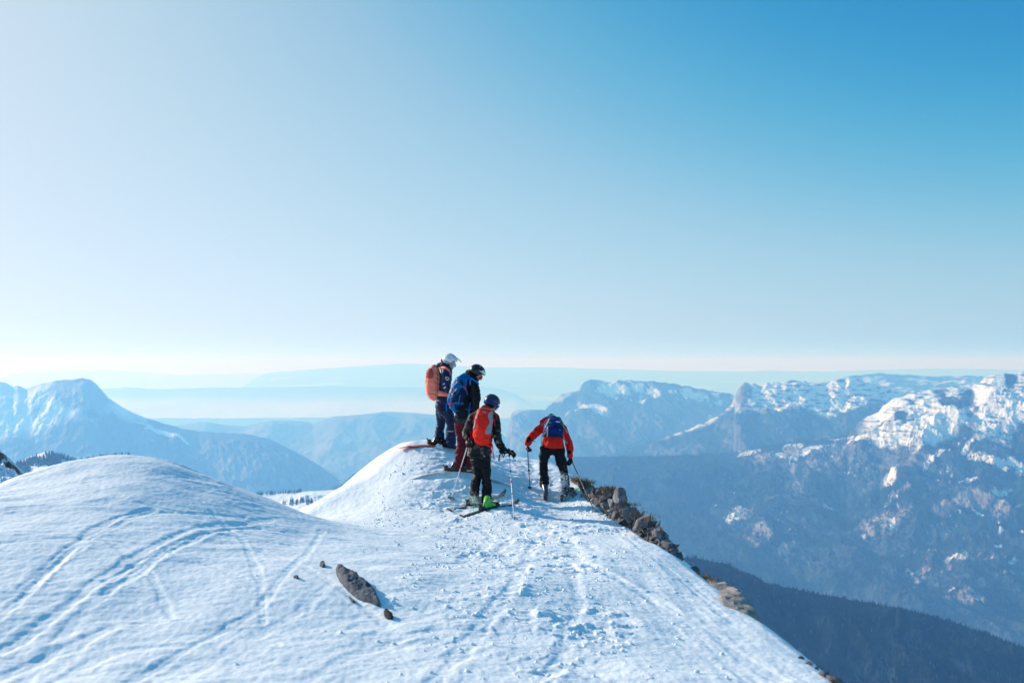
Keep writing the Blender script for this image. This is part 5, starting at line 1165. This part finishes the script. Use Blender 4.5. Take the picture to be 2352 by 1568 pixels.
# band of broken rock below the right hand edge of the summit
UP = [(1268, 1108), (1285, 1098), (1310, 1094), (1335, 1101), (1362, 1112), (1395, 1118), (1412, 1124), (1428, 1132), (1434, 1150), (1460, 1168), (1482, 1180), (1505, 1196), (1528, 1222), (1545, 1246), (1558, 1272)]
LOW = [(1268, 1116), (1285, 1116), (1310, 1128), (1345, 1152), (1400, 1194), (1440, 1215), (1480, 1238), (1520, 1262), (1558, 1288)]
EY = lambda u: np.interp(u, [1268, 1302, 1325, 1360, 1400, 1440, 1480, 1520, 1558], [18.3, 17.6, 16.9, 15.7, 14.7, 13.9, 13.1, 12.5, 12.0])
def f_out(u):
    return float(np.interp(u, [p[0] for p in UP], [p[1] for p in UP])), float(np.interp(u, [p[0] for p in LOW], [p[1] for p in LOW]))
parts = []
for k in range(620):
    u = rng.uniform(1278, 1556); up, lo = f_out(u); s = rng.uniform(0, 1) ** 0.9; big = rng.random() < 0.05 and u < 1450
    Y = float(EY(u)) + 0.10 + 0.55 * (1 - s) + rng.uniform(-.05, .1); r = (rng.uniform(.15, .22) if big else rng.uniform(.035, .105)) * (0.55 if u < 1310 else 1)
    px = r * FOC / Y; v = up + px * 0.75 + (lo + 6 - up) * s * 0.95
    if v - px * 0.7 < up - 1: v = up + px * 0.75
    parts.append(hull_rock(rng, at(u, v, Y), (r * rng.uniform(.8, 1.5), r * rng.uniform(.8, 1.3), r * rng.uniform(.5, 1.2)), 15))
for u, v, r in ((1398, 1138, .17), (1424, 1150, .20), (1408, 1160, .15), (1452, 1184, .16), (1478, 1204, .18), (1508, 1226, .16), (1532, 1254, .13), (1340, 1118, .12), (1366, 1132, .13)):
    parts.append(hull_rock(rng, at(u, v, float(EY(u)) + .35), (r * 1.1, r, r * rng.uniform(.9, 1.15)), 17))
for k in range(300):                                       # the hidden outer face, going down the cliff
    u = rng.uniform(1300, 1560); up, lo = f_out(u); Y = float(EY(u)) + 0.3; q = at(u, (up + lo) / 2, Y); h = rng.uniform(0.2, 2.2); r = rng.uniform(.09, .22)
    parts.append(hull_rock(rng, q + np.array([0.12 + h * 0.28 - r * 0.3, rng.uniform(-.1, .5), -h]), (r, r * 1.1, r * .9), 8))
V, F = join(parts); V = roughen(V, 0.012, 14, 5)
ro = mesh_np('rock_outcrop', V, F, M_ROCK, False); tag(ro, 'jagged brown and grey rock outcrop along the right edge below the red skier', 'rock outcrop')
ob = bvh_of(V, F)
def tufts(name, label, centres, n, h, rng, spread=0.12, base=(0.22, 0.12, 0.04)):
    Vs, Fs, Cs = [], [], []
    for c in centres:
        for _ in range(n):
            p = np.array(c) + rng.normal(size=3) * np.array([spread, spread, spread * 0.25]); a = rng.uniform(0, 6.28); L = h * rng.uniform(.4, 1.2); w = 0.004
            dr = np.array([math.cos(a) * rng.uniform(.1, .9), math.sin(a) * rng.uniform(.1, .9), rng.uniform(.4, 1)]); dr /= np.linalg.norm(dr); s = np.cross(dr, [0, 0, 1.0]); s /= np.linalg.norm(s) + 1e-6
            k = len(Vs) ; b = sum(len(q) for q in Vs)
            Vs.append(np.array([p - s * w, p + s * w, p + dr * L * .6 + s * w * .7, p + dr * L - np.array([0, 0, L * .15])])); Fs.append((b, b + 1, b + 2, b + 3)); Cs.append(np.repeat([np.array(base) * rng.uniform(.5, 1.8)], 4, 0))
    o = mesh_np(name, np.concatenate(Vs), np.array(Fs), M_GRASS, False, attrs={'albedo': np.concatenate(Cs)}); tag(o, label, 'grass', kind='stuff')
def on_out(u, v):
    d = pt(u, v, 16).normalized(); h = ob.ray_cast(CAM0, d); return h[0][:] if h[0] is not None else None
cs = [q for q in (on_out(u + rng.uniform(-4, 4), f_out(u)[0] + rng.uniform(3, 8)) for u in (1318, 1322, 1328, 1334, 1340, 1346, 1352, 1392, 1396, 1400, 1404, 1445, 1470, 1492)) if q is not None]
tufts('grass', 'dry brown grass tufts growing between the rocks of the outcrop', cs, 60, .09, rng, .07)
# second, smoother rock lower on the edge, then small dark stones at the bottom
def edge_rock(name, label, path, mat, thick=0.22, seed=1, rz=None):
    P = [pt(*q) for q in path]
    V, N, F = fuse([limb(P, rz or [thick] * len(P), side=(0, 0, 1), p=2.6)], 0.022, 1, .5)
    sc = 5.0; n = 1 - 2 * np.abs(noise3(V[:, 0] * sc, V[:, 1] * sc, V[:, 2] * sc * 1.6, seed)); V = V + N * (n * 0.035)[:, None]; V = roughen(V, .010, 16, seed)
    o = mesh_np(name, V, F, mat, False); tag(o, label, 'rock'); return o
edge_rock('rock', 'pale grey rock slab with grass on top standing out of the lower right snow edge', [(1612, 1350, 11.4), (1640, 1365, 10.9), (1666, 1388, 10.3), (1682, 1412, 9.8), (1690, 1440, 9.4)], M_SLAB2, seed=9,
          rz=[(.07, .10), (.13, .16), (.155, .18), (.16, .18), (.14, .2)])
tufts('grass', 'brown grass on top of the pale rock at the lower right snow edge', [at(u, v, y)[:] for u, v, y in ((1603, 1327, 11.3), (1610, 1328, 11.3), (1618, 1330, 11.3), (1626, 1334, 11.2), (1634, 1337, 11.1))], 70, .05, rng, .045)
for k, (u, v, Y, r) in enumerate(((1838, 1512, 7.9, .035), (1856, 1530, 7.7, .05), (1868, 1540, 7.6, .035), (1896, 1556, 7.4, .05), (1912, 1566, 7.3, .07), (1930, 1572, 7.2, .07))):
    V, F = hull_rock(rng, at(u, v, Y), (r * 1.3, r * 1.2, r), 8)
    o = mesh_np('stone', roughen(V, .006, 25, k), F, M_ROCK, False); tag(o, ('small dark stone highest up on the snow edge near the bottom right of the slope', 'dark stone second from the top on the lower right snow edge', 'small dark stone third from the top on the lower right snow edge',
        'dark stone third from the bottom on the lower right snow edge', 'larger dark stone next to the lowest one at the bottom edge', 'dark stone lowest down and farthest right where the snow edge meets the bottom')[k], 'stone', 'dark stones along the lower right edge')
# rocks lying in the foreground snow, following their outlines on the ground
def ground_rock(name, label, poly, h, mat, seed, group=None, n=60, tilt=0.0):
    W = np.array([ground_pix(u, v) for u, v in poly])[:, :2]; lo, hi = W.min(0) - .02, W.max(0) + .02
    X, Y = np.meshgrid(np.linspace(lo[0], hi[0], n), np.linspace(lo[1], hi[1], n)); ins = np.zeros(X.shape, bool); best = np.full(X.shape, 9.0); m = len(W)
    for i in range(m):
        a, b = W[i], W[(i + 1) % m]; e = b - a; t = np.clip(((X - a[0]) * e[0] + (Y - a[1]) * e[1]) / (e @ e + 1e-12), 0, 1)
        best = np.minimum(best, np.hypot(X - a[0] - t * e[0], Y - a[1] - t * e[1])); ins ^= ((a[1] > Y) != (b[1] > Y)) & (X < (b[0] - a[0]) * (Y - a[1]) / (b[1] - a[1] + 1e-12) + a[0])
    d = np.where(ins, best, -best); w = max(d.max(), 1e-3)
    G = np.array([[ground_z(x, y) for x, y in zip(r1, r2)] for r1, r2 in zip(X, Y)])
    Z = G + h * np.clip(d / (0.35 * w), -1.2, 1) ** 1 * np.where(d > 0, 1, 1.5) - 0.0
    Z = np.where(d > 0, G + h * (1 - (1 - np.clip(d / (0.5 * w), 0, 1)) ** 2), G + d * 1.5)
    Z += h * (0.30 * fbm(X / 0.12, Y / 0.12, 5, seed) + 0.30 * ridged((X + .6 * Y) / 0.16, (Y - .6 * X) / 0.35, 4, seed + 8)) * np.clip(d / (.2 * w), 0, 1)
    o = mesh_np(name, np.stack([X, Y, Z], -1).reshape(-1, 3), grid_faces(n, n), mat, False); tag(o, label, 'rock', group); return o
ground_rock('rock', 'long grey pointed rock slab lying bare in the foreground snow', [(772, 1306), (782, 1308), (800, 1315), (825, 1330), (848, 1348), (862, 1360), (868, 1370), (874, 1380), (878, 1396), (866, 1392), (852, 1386), (838, 1382), (826, 1378), (812, 1368), (800, 1358), (790, 1348), (782, 1336), (775, 1322)], .05, M_SLAB, 3, n=110)
ground_rock('rock', 'small dark rock just below the pointed end of the long grey slab', [(883, 1402), (888, 1408), (898, 1412), (905, 1418), (903, 1424), (892, 1423), (884, 1416)], .03, rock_mat('dark_rock', (0.09, 0.085, 0.085), (0.02, 0.02, 0.02), (0.04, 0.03, 0.03), 5, .4), 4, n=34)
ground_rock('rock', 'small sliver of rock to the left of the long grey slab', [(803, 1372), (808, 1374), (814, 1381), (818, 1386), (812, 1386), (806, 1380)], .015, M_SLAB, 5, n=26)
ground_rock('rock', 'small dark rock above and left of the long grey slab', [(735, 1300), (741, 1293), (748, 1297), (750, 1303), (742, 1304)], .03, M_SLAB, 6, n=26)
ground_rock('rock', 'tiny rock farthest to the left of the long grey slab', [(676, 1327), (684, 1324), (690, 1329), (684, 1331)], .02, M_SLAB, 7, n=22)
# loose clods of broken snow
def clods(name, label, pts_r, rng, mat=M_SNOW, cat='snow', cuts=4):
    ic = bmesh.new(); bmesh.ops.create_icosphere(ic, subdivisions=1, radius=1); B = np.array([v.co[:] for v in ic.verts]); BF = np.array([[v.index for v in f.verts] for f in ic.faces]); ic.free()
    n = len(pts_r); P = np.array([q[:3] for q in pts_r]); r = np.array([q[3] for q in pts_r])
    V = np.repeat(B[None], n, 0) * rng.uniform(.55, 1.25, (n, len(B), 1)) * (r[:, None, None] * rng.uniform(.6, 1.3, (n, 1, 3))) + P[:, None]
    F = BF[None] + (np.arange(n) * len(B))[:, None, None]
    o = mesh_np(name, V.reshape(-1, 3), F.reshape(-1, 3), mat, False); tag(o, label, cat, kind='stuff'); return o
L = []
while len(L) < 4200:
    x = rng.uniform(-2.2, 1.9); y = rng.uniform(6.3, 17.5)
    if GD.size and x > 1.75: continue
    dens = 0.25 + 0.75 * (fbm(np.array([x / .8]), np.array([y / .8]), 3, 121)[0] > 0.0)
    if x < -1.0 and y < 13.5: dens *= 0.04
    if x > 0.9 and y < 13: dens *= 0.35
    if rng.random() > dens: continue
    r = 0.003 + 0.020 * rng.random() ** 5
    L.append((x, y, ground_z(x, y) + r * .05, r))
clods('snow_clods', 'loose clods of broken snow scattered over the slope below the skiers', L, rng)
# powder kicked up by the boots
L = []
def puff(vw, x, y, sx, sy, n, rmin=.003, rmax=.014, d=0.0, sd=.08):
    for _ in range(n):
        a = rng.normal(size=3); q = vw(x + a[0] * sx, y - abs(a[1]) * sy + sy * .4, d + a[2] * sd)
        L.append((q.x, q.y, max(q.z, ground_z(q.x, q.y)), rmin + (rmax - rmin) * rng.random() ** 3))
puff(Cv, 345, 1375, 42, 62, 2600, .0012, .006, d=-.06); puff(Cv, 390, 1440, 60, 25, 1600, .0012, .007, d=-.05); puff(Cv, 640, 1330, 50, 55, 1400, .001, .0022, .25, .2)
puff(D, 705, 1230, 30, 150, 3200, .0015, .010, -.06, .06); puff(D, 690, 1290, 58, 55, 3000, .0015, .007, -.08, .1); puff(D, 430, 1300, 32, 55, 900, .0015, .007, -.08, .05)
for x, y in ((690, 960), (668, 985), (735, 975), (700, 1010), (655, 1050), (720, 1060), (682, 1090), (712, 1120)): q = D(x, y, -.09); L.append((q.x, q.y, q.z, rng.uniform(.015, .026)))
clods('snow_spray', 'powder snow flying up round the boots of the two nearest skiers', L, rng)
q = ground_at(A, 262, 1462); clods('snow_lump', 'rounded lump of snow beside the boots of the person in the white helmet', [(q[0], q[1], q[2] + .02, .065), (q[0] + .06, q[1], q[2], .05), (q[0] - .05, q[1], q[2], .04)], rng)
# ------------------------------------------------------------------ haze
hv = bpy.data.materials.new('haze'); hv.use_nodes = True
t = hv.node_tree; t.nodes.remove(t.nodes['Principled BSDF'])
pv = t.nodes.new('ShaderNodeVolumePrincipled')
pv.inputs['Color'].default_value = HAZE_COL; pv.inputs['Density'].default_value = HAZE_DEN
pv.inputs['Absorption Color'].default_value = (1, 1, 1, 1); pv.inputs['Anisotropy'].default_value = 0.2
t.links.new(pv.outputs[0], t.nodes['Material Output'].inputs['Volume'])
x0, x1, y0, y1, z0, z1 = -140000, 140000, -140000, 140000, -1901.0, 400.0
V = np.array([(x, y, z) for z in (z0, z1) for x, y in ((x0, y0), (x1, y0), (x1, y1), (x0, y1))])
tag(mesh_np('haze', V, [(3, 2, 1, 0), (4, 5, 6, 7), (0, 1, 5, 4), (1, 2, 6, 5), (2, 3, 7, 6), (3, 0, 4, 7)], hv, False), 'pale blue mountain haze over the valleys', 'haze', kind='stuff')
